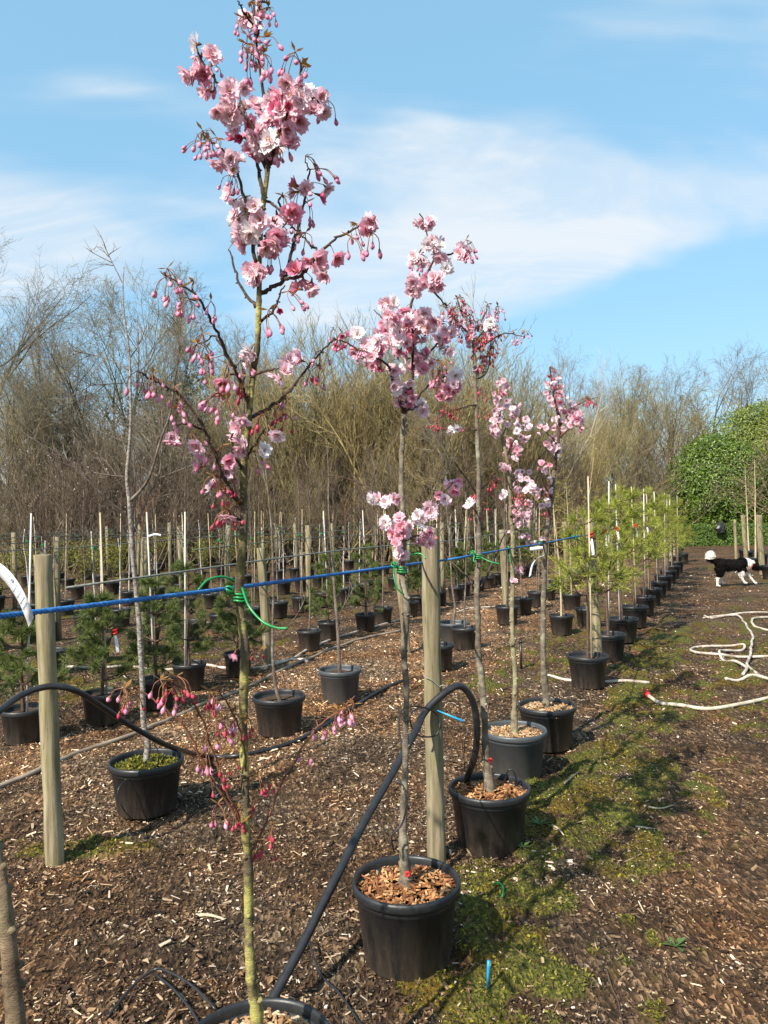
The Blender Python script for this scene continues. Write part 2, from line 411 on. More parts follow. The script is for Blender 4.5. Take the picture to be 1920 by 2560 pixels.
def bark(name, base, lich, dark, scale, amt, ring=.35):
    def f(t, b, out):
        co = nd(t, 'ShaderNodeTexCoord').outputs['Object']
        n = noise(t, scale, 6, .65, co); n2 = noise(t, scale * .35, 4, .6, co); n3 = noise(t, scale * 3, 4, .7, co, stretch=(1, 1, 3.2))
        c = ramp(t, n, [(.3, dark), (.6, base), (.8, tuple(min(1, x * 1.5) for x in base))])
        c = mixc(t, ramp(t, n2, [(amt, (0, 0, 0)), (amt + .14, (1, 1, 1))]), c, mixc(t, 1.0, ramp(t, n, [(.3, tuple(x * .6 for x in lich)), (.7, lich)]), (1, 1, 1), 'MULTIPLY'))
        c = mixc(t, ramp(t, n3, [(.62, (0, 0, 0)), (.72, (.7, .7, .7))]), c, tuple(x * .35 for x in base))
        n4 = noise(t, scale * .3, 5, .7, co); c = mixc(t, ramp(t, n4, [(.50, (0, 0, 0)), (.60, (.85, .85, .85))]), c, ramp(t, n, [(.3, dark), (.75, base)]))
        n5 = noise(t, scale * .9, 3, .6, co, stretch=(.35, .35, 4)); c = mixc(t, ramp(t, n5, [(.64, (0, 0, 0)), (.70, (ring, ring, ring))]), c, (.42, .38, .30))
        t.links.new(c, b.inputs['Base Color']); b.inputs['Roughness'].default_value = .85; b.inputs['Specular IOR Level'].default_value = .25
        bm = nd(t, 'ShaderNodeMath', operation='ADD'); t.links.new(n3, bm.inputs[0]); t.links.new(n, bm.inputs[1]); bump(t, b, bm.outputs[0], .9, .006)
    return mat(name, f)
M['bark_lichen'] = bark('cherry_bark_with_lichen', (.13, .095, .055), (.46, .41, .12), (.06, .045, .028), 34, .44)
M['bark_grey'] = bark('cherry_bark_grey', (.20, .165, .12), (.34, .31, .22), (.055, .038, .026), 34, .52)
M['bark_top'] = bark('cherry_bark_dark', (.105, .066, .048), (.15, .12, .075), (.035, .022, .017), 60, .58, .2)
M['bark_pale'] = bark('cherry_bark_pale', (.24, .20, .12), (.38, .35, .20), (.08, .06, .035), 34, .48)
M['bark_whip'] = bark('whip_bark_grey', (.17, .13, .10), (.27, .24, .20), (.06, .04, .03), 40, .5)
M['bark_brown'] = bark('bark_tan_brown', (.23, .165, .10), (.27, .22, .13), (.08, .05, .03), 30, .6)
def birch(t, b, out):
    co = nd(t, 'ShaderNodeTexCoord').outputs['Object']
    n = noise(t, 62, 5, .7, co, stretch=(.8, .8, 1.5)); n2 = noise(t, 9, 4, .6, co)
    c = ramp(t, n, [(.38, (.045, .034, .027)), (.47, (.15, .12, .095)), (.60, (.30, .275, .245)), (.76, (.54, .52, .49))])
    c = mixc(t, ramp(t, n2, [(.5, (0, 0, 0)), (.7, (.6, .6, .6))]), c, (.22, .17, .13))
    t.links.new(c, b.inputs['Base Color']); b.inputs['Roughness'].default_value = .75; bump(t, b, n, .5, .003)
M['birch'] = mat('peeling_white_bark', birch)
M['white_bark'] = simple('white_whip_bark', [(.3, (.20, .17, .14)), (.5, (.38, .35, .32)), (.7, (.58, .56, .54))], 30, .8)
M['twig'] = simple('twig_brown', [(.3, (.05, .03, .022)), (.7, (.12, .075, .05))], 40, .8)
M['twig_red'] = simple('twig_red_brown', [(.3, (.10, .035, .02)), (.7, (.20, .085, .045))], 40, .8)
def post_mat(t, b, out):
    co = nd(t, 'ShaderNodeTexCoord').outputs['Object']
    n = noise(t, 14, 6, .6, co, stretch=(3.2, 3.2, .22)); n2 = noise(t, 5, 4, .6, co); n3 = noise(t, 46, 3, .7, co, stretch=(3.5, 3.5, .12))
    c = ramp(t, n, [(.28, (.10, .075, .042)), (.5, (.23, .185, .105)), (.72, (.36, .31, .195))])
    kn = nd(t, 'ShaderNodeTexVoronoi'); kn.inputs['Scale'].default_value = 5.5; t.links.new(co, kn.inputs['Vector'])
    c = mixc(t, ramp(t, kn.outputs['Distance'], [(.07, (.85, .85, .85)), (.16, (0, 0, 0))]), c, (.085, .05, .026))
    oi = nd(t, 'ShaderNodeObjectInfo'); c = mixc(t, oi.outputs['Random'], c, mixc(t, 1.0, c, (.82, .82, .86), 'MULTIPLY'))
    c = mixc(t, ramp(t, n2, [(.45, (0, 0, 0)), (.68, (.75, .75, .75))]), c, mixc(t, 1.0, c, (.72, .82, .52), 'MULTIPLY'))
    c = mixc(t, ramp(t, n3, [(.60, (0, 0, 0)), (.68, (.85, .85, .85))]), c, (.05, .04, .028))
    t.links.new(c, b.inputs['Base Color']); b.inputs['Roughness'].default_value = .85; bump(t, b, n, .5, .006)
M['post'] = mat('weathered_round_timber', post_mat)
M['rope'] = simple('blue_rope', [(.3, (.018, .09, .28)), (.6, (.035, .17, .43)), (.85, (.12, .30, .56))], 90, .65, bs=.2)
M['ropegrey'] = simple('weathered_rope', [(.3, (.07, .09, .07)), (.7, (.17, .19, .15))], 60, .8)
M['green'] = simple('green_plastic_tube', [(.3, (.004, .13, .030)), (.7, (.012, .24, .06))], 30, .35, bs=0, spec=.5)
M['wire'] = simple('galvanised_wire', [(.3, (.12, .13, .11)), (.7, (.24, .25, .22))], 40, .6, bs=0)
M['cane'] = simple('bamboo_cane', [(.3, (.34, .26, .15)), (.7, (.50, .42, .28))], 20, .6, stretch=(1, 1, .2))
M['whitecane'] = simple('pale_cane', [(.3, (.40, .37, .31)), (.7, (.60, .57, .52))], 20, .6, stretch=(1, 1, .2))
M['pipe'] = simple('black_pipe', [(.3, (.010, .010, .011)), (.7, (.022, .022, .024))], 30, .38, bs=.1, spec=.5)
M['hose_white'] = simple('dirty_white_hose', [(.3, (.17, .125, .085)), (.45, (.36, .30, .24)), (.7, (.62, .56, .49))], 9, .55, bs=.1)
M['hose_tan'] = simple('tan_hose', [(.3, (.17, .125, .09)), (.7, (.33, .26, .19))], 8, .6, bs=.1)
M['hose_cream'] = simple('cream_hose', [(.3, (.26, .21, .145)), (.5, (.46, .40, .30)), (.7, (.60, .54, .42))], 9, .5, bs=.1)
M['red'] = simple('red_plastic', [(.3, (.45, .012, .012)), (.7, (.70, .03, .03))], 20, .45, bs=0)
M['white'] = simple('white_tag_plastic', [(.3, (.66, .67, .68)), (.7, (.80, .80, .80))], 20, .5, bs=0, tr=.15)
M['ink'] = simple('blue_print', [(.3, (.05, .08, .20)), (.7, (.08, .11, .26))], 20, .6, bs=0)
M['cyan'] = simple('bright_blue_plastic', [(.3, (.01, .22, .44)), (.7, (.02, .34, .58))], 20, .4, bs=0)
def petal(name, edge, mid, core):
    def f(t, b, out):
        a = nd(t, 'ShaderNodeAttribute', attribute_name='pt').outputs['Fac']
        c = ramp(t, a, [(0, core), (.35, mid), (1, edge)])
        oi = nd(t, 'ShaderNodeObjectInfo'); hv = nd(t, 'ShaderNodeHueSaturation')
        mr = nd(t, 'ShaderNodeMapRange'); mr.inputs['To Min'].default_value = .72; mr.inputs['To Max'].default_value = 1.28
        t.links.new(oi.outputs['Random'], mr.inputs['Value']); t.links.new(mr.outputs[0], hv.inputs['Saturation']); t.links.new(c, hv.inputs['Color'])
        c = hv.outputs[0]
        t.links.new(c, b.inputs['Base Color']); b.inputs['Roughness'].default_value = .6; b.inputs['Specular IOR Level'].default_value = .25
        tl = nd(t, 'ShaderNodeBsdfTranslucent'); t.links.new(c, tl.inputs['Color'])
        ms = nd(t, 'ShaderNodeMixShader'); ms.inputs[0].default_value = .38
        t.links.new(b.outputs[0], ms.inputs[1]); t.links.new(tl.outputs[0], ms.inputs[2]); t.links.new(ms.outputs[0], out.inputs[0])
    return mat(name, f)
M['petal0'] = petal('petal_pale', (.87, .67, .715), (.85, .575, .64), (.70, .30, .36))
M['petal1'] = petal('petal_pink', (.83, .49, .575), (.79, .385, .48), (.60, .15, .23))
M['petal2'] = petal('petal_deep', (.76, .30, .41), (.68, .20, .31), (.48, .07, .13))
M['petalw'] = petal('petal_white', (.86, .80, .80), (.85, .76, .77), (.74, .48, .50))
M['bud'] = simple('bud_pink', [(.25, (.58, .12, .24)), (.5, (.72, .27, .40)), (.75, (.82, .56, .65))], 40, .5, bs=0, tr=.2, objrand=.12)
M['budred'] = simple('bud_red', [(.3, (.36, .025, .05)), (.7, (.55, .07, .12))], 40, .5, bs=0, tr=.15)
M['calyx'] = simple('calyx_red_brown', [(.3, (.13, .045, .022)), (.7, (.26, .11, .05))], 40, .6, bs=0)
M['bronze'] = simple('young_bronze_leaf', [(.3, (.20, .085, .02)), (.7, (.36, .20, .05))], 30, .6, bs=0, tr=.3)
M['stamen'] = simple('stamen_yellow', [(.3, (.62, .42, .12)), (.7, (.75, .58, .25))], 40, .6, bs=0)
M['needle'] = simple('pine_needle_bright', [(0, (.085, .115, .016)), (.5, (.24, .27, .038)), (1, (.43, .42, .08))], 3, .6, island=True, bs=0, tr=.25, objrand=.15)
M['needle_dark'] = simple('pine_needle_dark', [(0, (.05, .08, .022)), (.5, (.125, .165, .045)), (1, (.24, .26, .07))], 3, .6, island=True, bs=0, tr=.25, objrand=.2)
M['needle_yellow'] = simple('larch_shoot_yellow', [(0, (.16, .13, .03)), (.5, (.27, .22, .05)), (1, (.38, .31, .09))], 3, .6, island=True, bs=0, tr=.25)
M['laurel'] = simple('laurel_leaf', [(0, (.02, .045, .007)), (.45, (.075, .13, .016)), (.8, (.165, .235, .028)), (1, (.29, .34, .055))], .8, .38, island=True, bs=0, tr=.18, spec=.5)
M['laurel_yellow'] = simple('laurel_leaf_yellowish', [(0, (.04, .065, .009)), (.45, (.12, .165, .018)), (.8, (.225, .27, .03)), (1, (.34, .36, .06))], .8, .4, island=True, bs=0, tr=.2, spec=.5)
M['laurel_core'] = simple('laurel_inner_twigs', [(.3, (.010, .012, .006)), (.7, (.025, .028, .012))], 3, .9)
M['hedge'] = simple('hedge_leaf', [(0, (.03, .065, .012)), (.5, (.085, .145, .022)), (1, (.16, .215, .045))], 1, .55, island=True, bs=0, tr=.15)
M['shrub'] = simple('yellow_green_leaf', [(0, (.06, .075, .012)), (.5, (.16, .17, .02)), (1, (.30, .27, .035))], 4, .6, island=True, bs=0, tr=.25, objrand=.2)
M['weed'] = simple('weed_leaf', [(.3, (.05, .10, .025)), (.7, (.11, .18, .05))], 20, .55, bs=0, tr=.2)
def wood_mat(name, a, b_, c_):
    return simple(name, [(0, a), (.5, b_), (1, c_)], 1.5, .9, island=True, bs=0, objrand=.16)
M['tw_grey'] = wood_mat('bare_wood_grey', (.085, .072, .050), (.19, .165, .12), (.34, .30, .235))
M['tw_olive'] = wood_mat('bare_wood_olive', (.105, .088, .040), (.22, .18, .080), (.37, .305, .15))
M['tw_tan'] = wood_mat('bare_wood_tan', (.17, .125, .050), (.32, .24, .10), (.50, .39, .19))
M['tw_red'] = wood_mat('bare_wood_brown', (.070, .054, .036), (.155, .12, .08), (.27, .215, .15))
M['tw_pale'] = wood_mat('bare_wood_pale', (0.195, 0.163, 0.111), (0.338, 0.286, 0.202), (0.494, 0.442, 0.325))
M['bark_far'] = bark('old_bark_green', (.10, .083, .05), (.15, .14, .065), (.03, .024, .015), 4, .5)
M['catkin'] = simple('white_blackthorn_flower', [(.3, (.36, .33, .31)), (.7, (.6, .57, .55))], 3, .8, island=True, bs=0)
M['evergreen'] = simple('far_evergreen', [(0, (.010, .018, .007)), (.5, (.028, .040, .015)), (1, (.07, .08, .03))], 1, .7, island=True, bs=0, tr=.15)

# ================================================================== ground
def axis(lo, hi, fine, a, b, grow=1.16):
    xs = list(np.arange(a, b + fine / 2, fine)); s = fine; x = a
    left = []
    while x > lo: s *= grow; x -= s; left.append(x)
    s = fine; x = xs[-1]; right = []
    while x < hi: s *= grow; x += s; right.append(x)
    return np.array(left[::-1] + xs + right)
gx = axis(-400, 400, 0.032, -3.2, 4.2); gy = axis(-60, 600, 0.032, 1.5, 8.6)
GX, GY = np.meshgrid(gx, gy); gxr, gyr = GX.ravel(), GY.ravel()
gm = MB(); nx, ny = len(gx), len(gy)
ii = np.arange(ny - 1)[:, None] * nx; jj = np.arange(nx - 1)[None, :]
gm.add(np.stack([gxr, gyr, height(gxr, gyr)], -1), np.stack([ii + jj, ii + jj + 1, ii + nx + jj + 1, ii + nx + jj], -1).reshape(-1, 4))
ground = obj('ground', gm, M['ground'])
ground['kind'] = 'structure'
a_ = ground.data.attributes.new('moss', 'FLOAT', 'POINT')
a_.data.foreach_set('value', moss_at(gxr, gyr).astype(np.float32))

# loose wood chips lying on it (nobody could count them)
rg = np.random.default_rng(5)
def wedge(n, r0, r1, p, a0=-0.62, a1=0.62):
    u = rg.random(n); e = 1 - p
    r = (r0 ** e + u * (r1 ** e - r0 ** e)) ** (1 / e)
    a = a0 + rg.random(n) * (a1 - a0)
    return r * np.sin(a), r * np.cos(a), r
def chips(n, r0, r1, p, L, Wd, T, keep_moss=0.38, dens=True, mb=None, left=False):
    x, y, r = wedge(n, r0, r1, p)
    k = rg.random(n) < (1 - (1 - keep_moss) * moss_at(x, y))
    if dens: k &= rg.random(n) < 0.35 + 0.65 * sstep(.36, .6, fbm(x * 4, y * 4, 61, 3))
    dd = x - rowx(1, y); k &= (dd < .15) if left else (rg.random(n) < 1 - .5 * sstep(.7, 1.3, dd))
    x, y, r = x[k], y[k], r[k]; n = len(x)
    gr = 1 + 0.05 * np.maximum(r - 4, 0)
    l = L * (0.45 + 1.3 * rg.random(n) ** 2) * gr; wd = Wd * (0.5 + rg.random(n)) * gr; th = T * (0.6 + rg.random(n)) * gr
    yaw = rg.random(n) * 2 * PI; ti = rg.normal(0, 0.30, n); ro = rg.normal(0, 0.35, n)
    ex = np.stack([np.cos(yaw) * np.cos(ti), np.sin(yaw) * np.cos(ti), np.sin(ti)], -1)
    side = np.stack([-np.sin(yaw), np.cos(yaw), np.zeros(n)], -1); up = np.cross(ex, side)
    ey = side * np.cos(ro)[:, None] + up * np.sin(ro)[:, None]; ez = np.cross(ex, ey)
    c = np.stack([x, y, height(x, y) + 0.003 + 0.5 * np.abs(np.sin(ti)) * l * .6 + rg.random(n) * .004], -1)
    V = np.empty((n, 8, 3)); i = 0
    for sz in (-1, 1):
        for sx, sy in ((-1, -1), (1, -1), (1, 1), (-1, 1)):
            jx = sx * (0.5 - 0.22 * rg.random(n)) * l; jy = sy * (0.5 - 0.3 * rg.random(n)) * wd
            V[:, i] = c + ex * jx[:, None] + ey * jy[:, None] + ez * (sz * th * .5)[:, None]; i += 1
    q = np.array([[4, 5, 6, 7], [0, 1, 5, 4], [1, 2, 6, 5], [2, 3, 7, 6], [3, 0, 4, 7]])
    mb.add(V.reshape(-1, 3), (np.arange(n)[:, None, None] * 8 + q[None]).reshape(-1, 4))
cm_ = MB()
chips(52000, 1.6, 8, 0.75, .017, .0055, .0025, mb=cm_)
chips(52000, 1.6, 6, 0.6, .010, .0032, .002, mb=cm_)
chips(8000, 1.7, 14, 0.5, .045, .0042, .003, mb=cm_)
chips(3500, 1.7, 8, 0.6, .030, .013, .004, mb=cm_)
chips(9000, 1.7, 7, 0.6, .036, .0095, .0035, mb=cm_, left=True)
chips(22000, 6, 20, 0.1, .022, .010, .004, mb=cm_)
tag(obj('wood_chips', cm_, M['chip'], smooth=False), 'loose brown and pale wood chips scattered over the nursery ground', 'wood chips', kind='stuff')

# leaf-like blades, many at once
def leaves(mb, pos, out, length, width, fold=0.25, droop=0.0, mi=0, tilt=1.0):
    n = len(pos); out = nrm(out)
    a = rg.normal(size=(n, 3)); ax = nrm(a - out * (a * out).sum(1, keepdims=True) * tilt); ax[:, 2] -= droop; ax = nrm(ax)
    sd_ = nrm(np.cross(ax, out)); up = np.cross(sd_, ax)
    L = (length * (0.65 + 0.7 * rg.random(n)))[:, None]; W = (width * (0.65 + 0.7 * rg.random(n)))[:, None]
    V = np.stack([pos, pos + ax * L * .5 + sd_ * W * .5 + up * W * fold, pos + ax * L, pos + ax * L * .5 - sd_ * W * .5 + up * W * fold], 1)
    b = np.arange(n)[:, None] * 4
    t = np.concatenate([b + np.array([[0, 1, 2]]), b + np.array([[0, 2, 3]])])
    mb.add(V.reshape(-1, 3), None, t, mi)
# moss
x, y, r = wedge(210000, 1.7, 9.5, 0.55, -0.6, 0.6)
mk = moss_at(x, y); k = rg.random(len(x)) < np.clip(mk * 1.3 - .12, 0, 1) * (.5 + .5 * sstep(.35, .6, fbm(x * 16, y * 16, 71, 2)))
x, y = x[k][:60000], y[k][:60000]
mo = MB()
leaves(mo, np.stack([x, y, height(x, y) - .003], -1), np.stack([rg.normal(0, .5, len(x)), rg.normal(0, .5, len(x)), np.full(len(x), .35)], -1), .017, .0085, tilt=.2)
tag(obj('moss', mo, M['moss'], smooth=False), 'yellow green moss cushions growing between the pots and the path', 'moss', kind='stuff')
# fallen leaves
x, y, r = wedge(170, 1.8, 7, 0.6); mo = MB()
leaves(mo, np.stack([x, y, height(x, y) + .008], -1), np.stack([rg.normal(0, .35, len(x)), rg.normal(0, .35, len(x)), np.ones(len(x))], -1), .034, .019, fold=.45)
tag(obj('fallen_leaves', mo, M['deadleaf'], smooth=False), 'dry brown leaves fallen among the wood chips', 'leaf litter', kind='stuff')

# ================================================================== woodland
def nth(n): return '%d%s' % (n, 'th' if 10 < n % 100 < 14 else {1: 'st', 2: 'nd', 3: 'rd'}.get(n % 10, 'th'))
def grow(seed, starts, levels, wander=0.12, trop=0.06):
    """starts: (P, D, L, R); levels: per level dict(nseg, kids, ratio, ang, tmin, rr). Returns per-level segments"""
    g = np.random.default_rng(seed); P, D, L, R = [np.asarray(a, float) for a in starts]; outl = []
    for lv in levels:
        n = len(P); ns = lv['nseg']; p = P.copy(); d = nrm(D); pts = [p]; ds = []; rs = [R]
        tp = lv.get('taper', .75); wd = lv.get('wander', wander); tr = lv.get('trop', trop)
        for s in range(ns):
            d = nrm(d + g.normal(0, wd, (n, 3)) + np.array([0, 0, tr])); p = p + d * (L / ns)[:, None]
            pts.append(p); ds.append(d); rs.append(R * (1 - tp * (s + 1) / ns))
        pts = np.array(pts); ds = np.array(ds); rs = np.array(rs)
        outl.append((pts[:-1].reshape(-1, 3), pts[1:].reshape(-1, 3), rs[:-1].ravel(), rs[1:].ravel()))
        kd = lv.get('kids', 0)
        if not kd: break
        t = lv['tmin'] + (0.98 - lv['tmin']) * (np.arange(kd)[:, None] + g.random((kd, n))) / kd
        f = t * ns; i = np.minimum(f.astype(int), ns - 1); fr = (f - i)[..., None]; c = np.arange(n)[None, :]
        cp = pts[i, c] * (1 - fr) + pts[i + 1, c] * fr; cd = ds[i, c]; cr = rs[i, c]
        rnd = g.normal(size=(kd, n, 3)); pe = nrm(np.cross(cd, rnd)); an = lv['ang'] * (.65 + .7 * g.random((kd, n, 1)))
        P = cp.reshape(-1, 3); D = (cd * np.cos(an) + pe * np.sin(an)).reshape(-1, 3)
        L = (L[None, :] * lv['ratio'] * (1.15 - .6 * (t - lv['tmin'])) * (.6 + .7 * g.random((kd, n)))).ravel()
        R = np.maximum(cr * lv['rr'], lv.get('rmin', .004)).ravel()
    return outl
def seg_mesh(name, segs, m, sides=3, base_sides=None):
    mb = MB()
    for i, s in enumerate(segs): prisms(mb, *s, sides=(base_sides if (i == 0 and base_sides) else sides))
    return mb.mesh(name, m, True)
TV = {}
def variant(key, segs, split, mt, mc):
    TV[key] = (seg_mesh('trunk', segs[:split], mt, 4, 7), seg_mesh('crown', segs[split:], mc, 3), split)
up = [[0, 0, 1.0]]
def tall(key, seed, H, R, mc, ang=.62, trop=.05, kids=(12, 8, 6, 5), tmin=.25, ratio=.5, rmin=.0085):
    s = grow(seed, ([[0, 0, 0]], up, [H], [R]), [
        dict(nseg=9, kids=kids[0], ratio=ratio, ang=ang, tmin=tmin, rr=.55, taper=.86, wander=.05, trop=.1),
        dict(nseg=6, kids=kids[1], ratio=.52, ang=.62, tmin=.2, rr=.6, trop=trop, wander=.13),
        dict(nseg=4, kids=kids[2], ratio=.55, ang=.65, tmin=.15, rr=.62, trop=trop, rmin=rmin, wander=.15),
        dict(nseg=3, kids=kids[3], ratio=.5, ang=.75, tmin=.1, rr=.65, trop=trop * .4, rmin=rmin * .8, wander=.22),
        dict(nseg=2, rmin=rmin * .7, trop=trop * .3, wander=.25)])
    variant(key, s, 2, M['bark_far'], mc)
tall('grey_a', 11, 12, .19, M['tw_grey'], .7, .04)
tall('grey_b', 12, 11, .16, M['tw_grey'], .55, .07, kids=(12, 8, 6, 5))
tall('olive_a', 13, 10.5, .17, M['tw_olive'], .6, .09, kids=(14, 8, 7, 5), tmin=.3)
tall('birch_a', 14, 14, .15, M['tw_red'], .42, .02, kids=(20, 8, 6, 5), ratio=.3)
tall('olive_b', 15, 9.5, .14, M['tw_olive'], .6, .07, tmin=.3)
def thicket(key, seed, n, H, spread, R, mc, lean=.28, kids=(9, 5, 4), rmin=.006, wander=.07):
    g = np.random.default_rng(seed)
    P = np.stack([g.normal(0, spread, n), g.normal(0, spread, n), np.zeros(n)], -1)
    D = np.stack([g.normal(0, lean, n), g.normal(0, lean, n), np.ones(n)], -1)
    s = grow(seed, (P, D, H * (.6 + .5 * g.random(n)), R * (.6 + .8 * g.random(n))), [
        dict(nseg=7, kids=kids[0], ratio=.36, ang=.5, tmin=.12, rr=.55, taper=.85, trop=.03, wander=wander),
        dict(nseg=4, kids=kids[1], ratio=.5, ang=.5, tmin=.1, rr=.6, trop=.10, rmin=rmin, wander=.1),
        dict(nseg=3, kids=kids[2], ratio=.5, ang=.45, tmin=.1, rr=.65, trop=.12, rmin=rmin * .8),
        dict(nseg=2, trop=.1)])
    variant(key, s, 1, mc, mc)
thicket('willow_a', 21, 24, 8.2, .5, .055, M['tw_olive'], .25, kids=(13, 7, 4), rmin=.010)
thicket('willow_b', 22, 28, 7.6, .6, .05, M['tw_tan'], .3, kids=(13, 7, 4), rmin=.010)
thicket('scrub_a', 23, 26, 4.2, .7, .025, M['tw_red'], .4, kids=(9, 5, 4), wander=.12, rmin=.0065)
thicket('scrub_b', 24, 24, 3.6, .7, .022, M['tw_olive'], .45, kids=(9, 5, 4), wander=.14, rmin=.0065)
thicket('pale_a', 25, 9, 8.6, .25, .07, M['tw_pale'], .42, kids=(10, 7, 5), wander=.08)

def wtree(key, name, label, cat, u, D, scale=1.0, rz=None, group=None, lean=(0, 0)):
    p = gp(u, 1400); x = (u - 960) / FPX * D
    o = thing(name, label, cat, (x, D, -.05), group, rz=random.random() * 6.28 if rz is None else rz)
    o.rotation_euler[0], o.rotation_euler[1] = lean
    o.scale = (scale,) * 3
    multi = TV[key][2] == 1
    for nm, me in zip(('stems' if multi else 'trunk', 'crown'), TV[key][:2]):
        q = inst(nm, me, o, (0, 0, 0))
        if multi or nm == 'crown': q['kind'] = 'stuff'
    return o
wtree('grey_a', 'bare_tree', 'tall wide bare grey tree cut by the left edge of the picture', 'tree', -30, 27, .86, 0.4)
wtree('grey_b', 'bare_tree', 'bare grey tree between the left edge tree and the rounded olive crown', 'tree', 140, 31, .74, 2.0)
wtree('olive_a', 'bare_tree', 'bare tree with rounded olive tinged crown behind the white barked tree', 'tree', 292, 31, .84, 1.0)
wtree('birch_a', 'bare_tree', 'tallest bare tree with fine purplish twigs behind the rounded olive crown', 'tree', 425, 36, .80, 3.0)
wtree('grey_b', 'leaning_tree', 'dark bare tree leaning to the left behind the birch whips', 'tree', 330, 26, .60, 1.3, lean=(0, -.42))
wtree('grey_a', 'bare_tree', 'bare grey tree just left of the lichen covered cherry stem', 'tree', 560, 38, .72, 5.0)
for i, (u, D, s, key, lab) in enumerate([(60, 33, .70, 'olive_a', 'olive bare tree behind the tree cut by the left edge'), (490, 34, .66, 'grey_b', 'bare tree right of the tallest purplish tree'), (640, 36, .66, 'olive_a', 'bare tree directly behind the nearest cherry stem'), (760, 36, .62, 'grey_a', 'bare tree rising behind the second willow bush'), (900, 38, .62, 'olive_b', 'bare tree rising behind the crown of the second cherry'), (1060, 37, .62, 'grey_b', 'bare tree rising behind the red budded cherry'), (1210, 38, .60, 'olive_a', 'bare tree rising behind the fourth cherry'), (1460, 40, .62, 'grey_a', 'bare tree right of the pale spreading tree')]):
    wtree(key, 'bare_tree', lab, 'tree', u, D, s, i * 1.9 + .3)
for i, (u, s, lab) in enumerate([(20, .5, 'slim dark trunked tree at the left edge in front of the scrub'), (95, .55, 'slim dark trunked tree left of the white barked tree'), (190, .48, 'slim dark tree between the left post and the white barked tree'), (405, .52, 'slim dark tree right of the white barked tree'), (480, .46, 'slim dark tree left of the nearest cherry stem'), (700, .45, 'slim dark tree right of the nearest cherry stem'), (1130, .45, 'slim dark tree between the second and third cherry stems'), (1530, .5, 'slim bare tree above the far pines')]):
    wtree(['grey_b', 'olive_b', 'grey_a'][i % 3], 'bare_tree', lab, 'tree', u, 24 + (i % 3) * .7 + (8 if i == 7 else 0), s, i * 1.2)
wl = ['at the left end of the thicket', 'second from the left end of the thicket', 'third from the left end of the thicket', 'behind the second cherry, left of its trunk', 'behind the second cherry, right of its trunk', 'behind the thin red budded cherry', 'behind the fourth cherry', 'behind the farthest cherry', 'at the right end of the thicket above the pines']
for i, (u, D, s, key) in enumerate([(655, 27, .88, 'willow_b'), (760, 26, .85, 'willow_a'), (865, 27.5, .93, 'willow_b'), (960, 26, .88, 'willow_b'), (1065, 27, .92, 'willow_a'), (1165, 28, .88, 'willow_b'), (1260, 27, .76, 'willow_a'), (1350, 29, .68, 'willow_b'), (1440, 30, .60, 'willow_a')]):
    wtree(key, 'willow_thicket', 'upright %s willow bush %s' % ('tan' if key == 'willow_b' else 'olive', wl[i]), 'willow', u, D, s, i * 1.7, 'willow thicket behind the nursery rows')
wtree('pale_a', 'spreading_tree', 'pale thin twigged tree spreading to the right above the thicket', 'tree', 1340, 28, .74, 0.6, lean=(0, .2))
for i, (u, D, s, lab) in enumerate([(1562, 38, .66, 'leftmost of the bare trees with pale trunks left of the laurel'), (1621, 36, .60, 'middle of the bare trees with pale trunks left of the laurel'), (1672, 37, .62, 'bare tree with pale trunk right beside the laurel')]):
    wtree(['olive_b', 'olive_a', 'olive_b'][i], 'bare_tree', lab, 'tree', u, D, s, i * 2.2 + .5)
for i, (u, D, s) in enumerate([(1500, 46, .66), (1590, 50, .76), (1690, 46, .70), (1770, 48, .72), (1850, 46, .72), (1925, 49, .84)]):
    wtree(['grey_b', 'olive_b', 'grey_b', 'grey_a', 'grey_b', 'olive_a'][i], 'far_bare_tree', '%s from the left of the bare trees in the distant line by the laurel' % ['first', 'second', 'third', 'fourth', 'fifth', 'sixth'][i], 'tree', u, D, s, i * 1.1, 'far trees behind the laurel')
for i, (u, D, s, key) in enumerate([(30, 24.5, 1.0, 'scrub_b'), (120, 25, 1.1, 'scrub_a'), (230, 24.5, 1.0, 'scrub_a'), (330, 25, 1.15, 'scrub_a'), (430, 24.5, 1.05, 'scrub_a'), (520, 25, 1.1, 'scrub_a'), (610, 25, 1.0, 'scrub_b'), (720, 25, 1.0, 'scrub_a'), (830, 25, .95, 'scrub_b'), (940, 25, .95, 'scrub_a'), (1050, 25, .95, 'scrub_b'), (1160, 25.5, .95, 'scrub_a'), (1270, 26, .9, 'scrub_b'), (1380, 27, .9, 'scrub_a'), (1490, 29, .9, 'scrub_b'), (1600, 34, 1.0, 'scrub_a'), (1680, 35, 1.0, 'scrub_b'), (1540, 36, 1.35, 'scrub_b'), (1640, 40, 1.5, 'scrub_a'), (1440, 34, 1.4, 'scrub_b'), (180, 30, 1.5, 'scrub_b'), (530, 30, 1.5, 'scrub_a')]):
    far_ = D > 28
    wtree(key, 'scrub_bush', 'bare %s scrub bush %s' % ('reddish brown' if key == 'scrub_a' else 'olive brown', nth(i + 1) + ' of the scrub, deeper in the woodland' if far_ else nth(i + 1) + ' from the left at the front of the woodland'), 'bush', u, D, s, i * 1.3, 'scrub along the woodland edge')
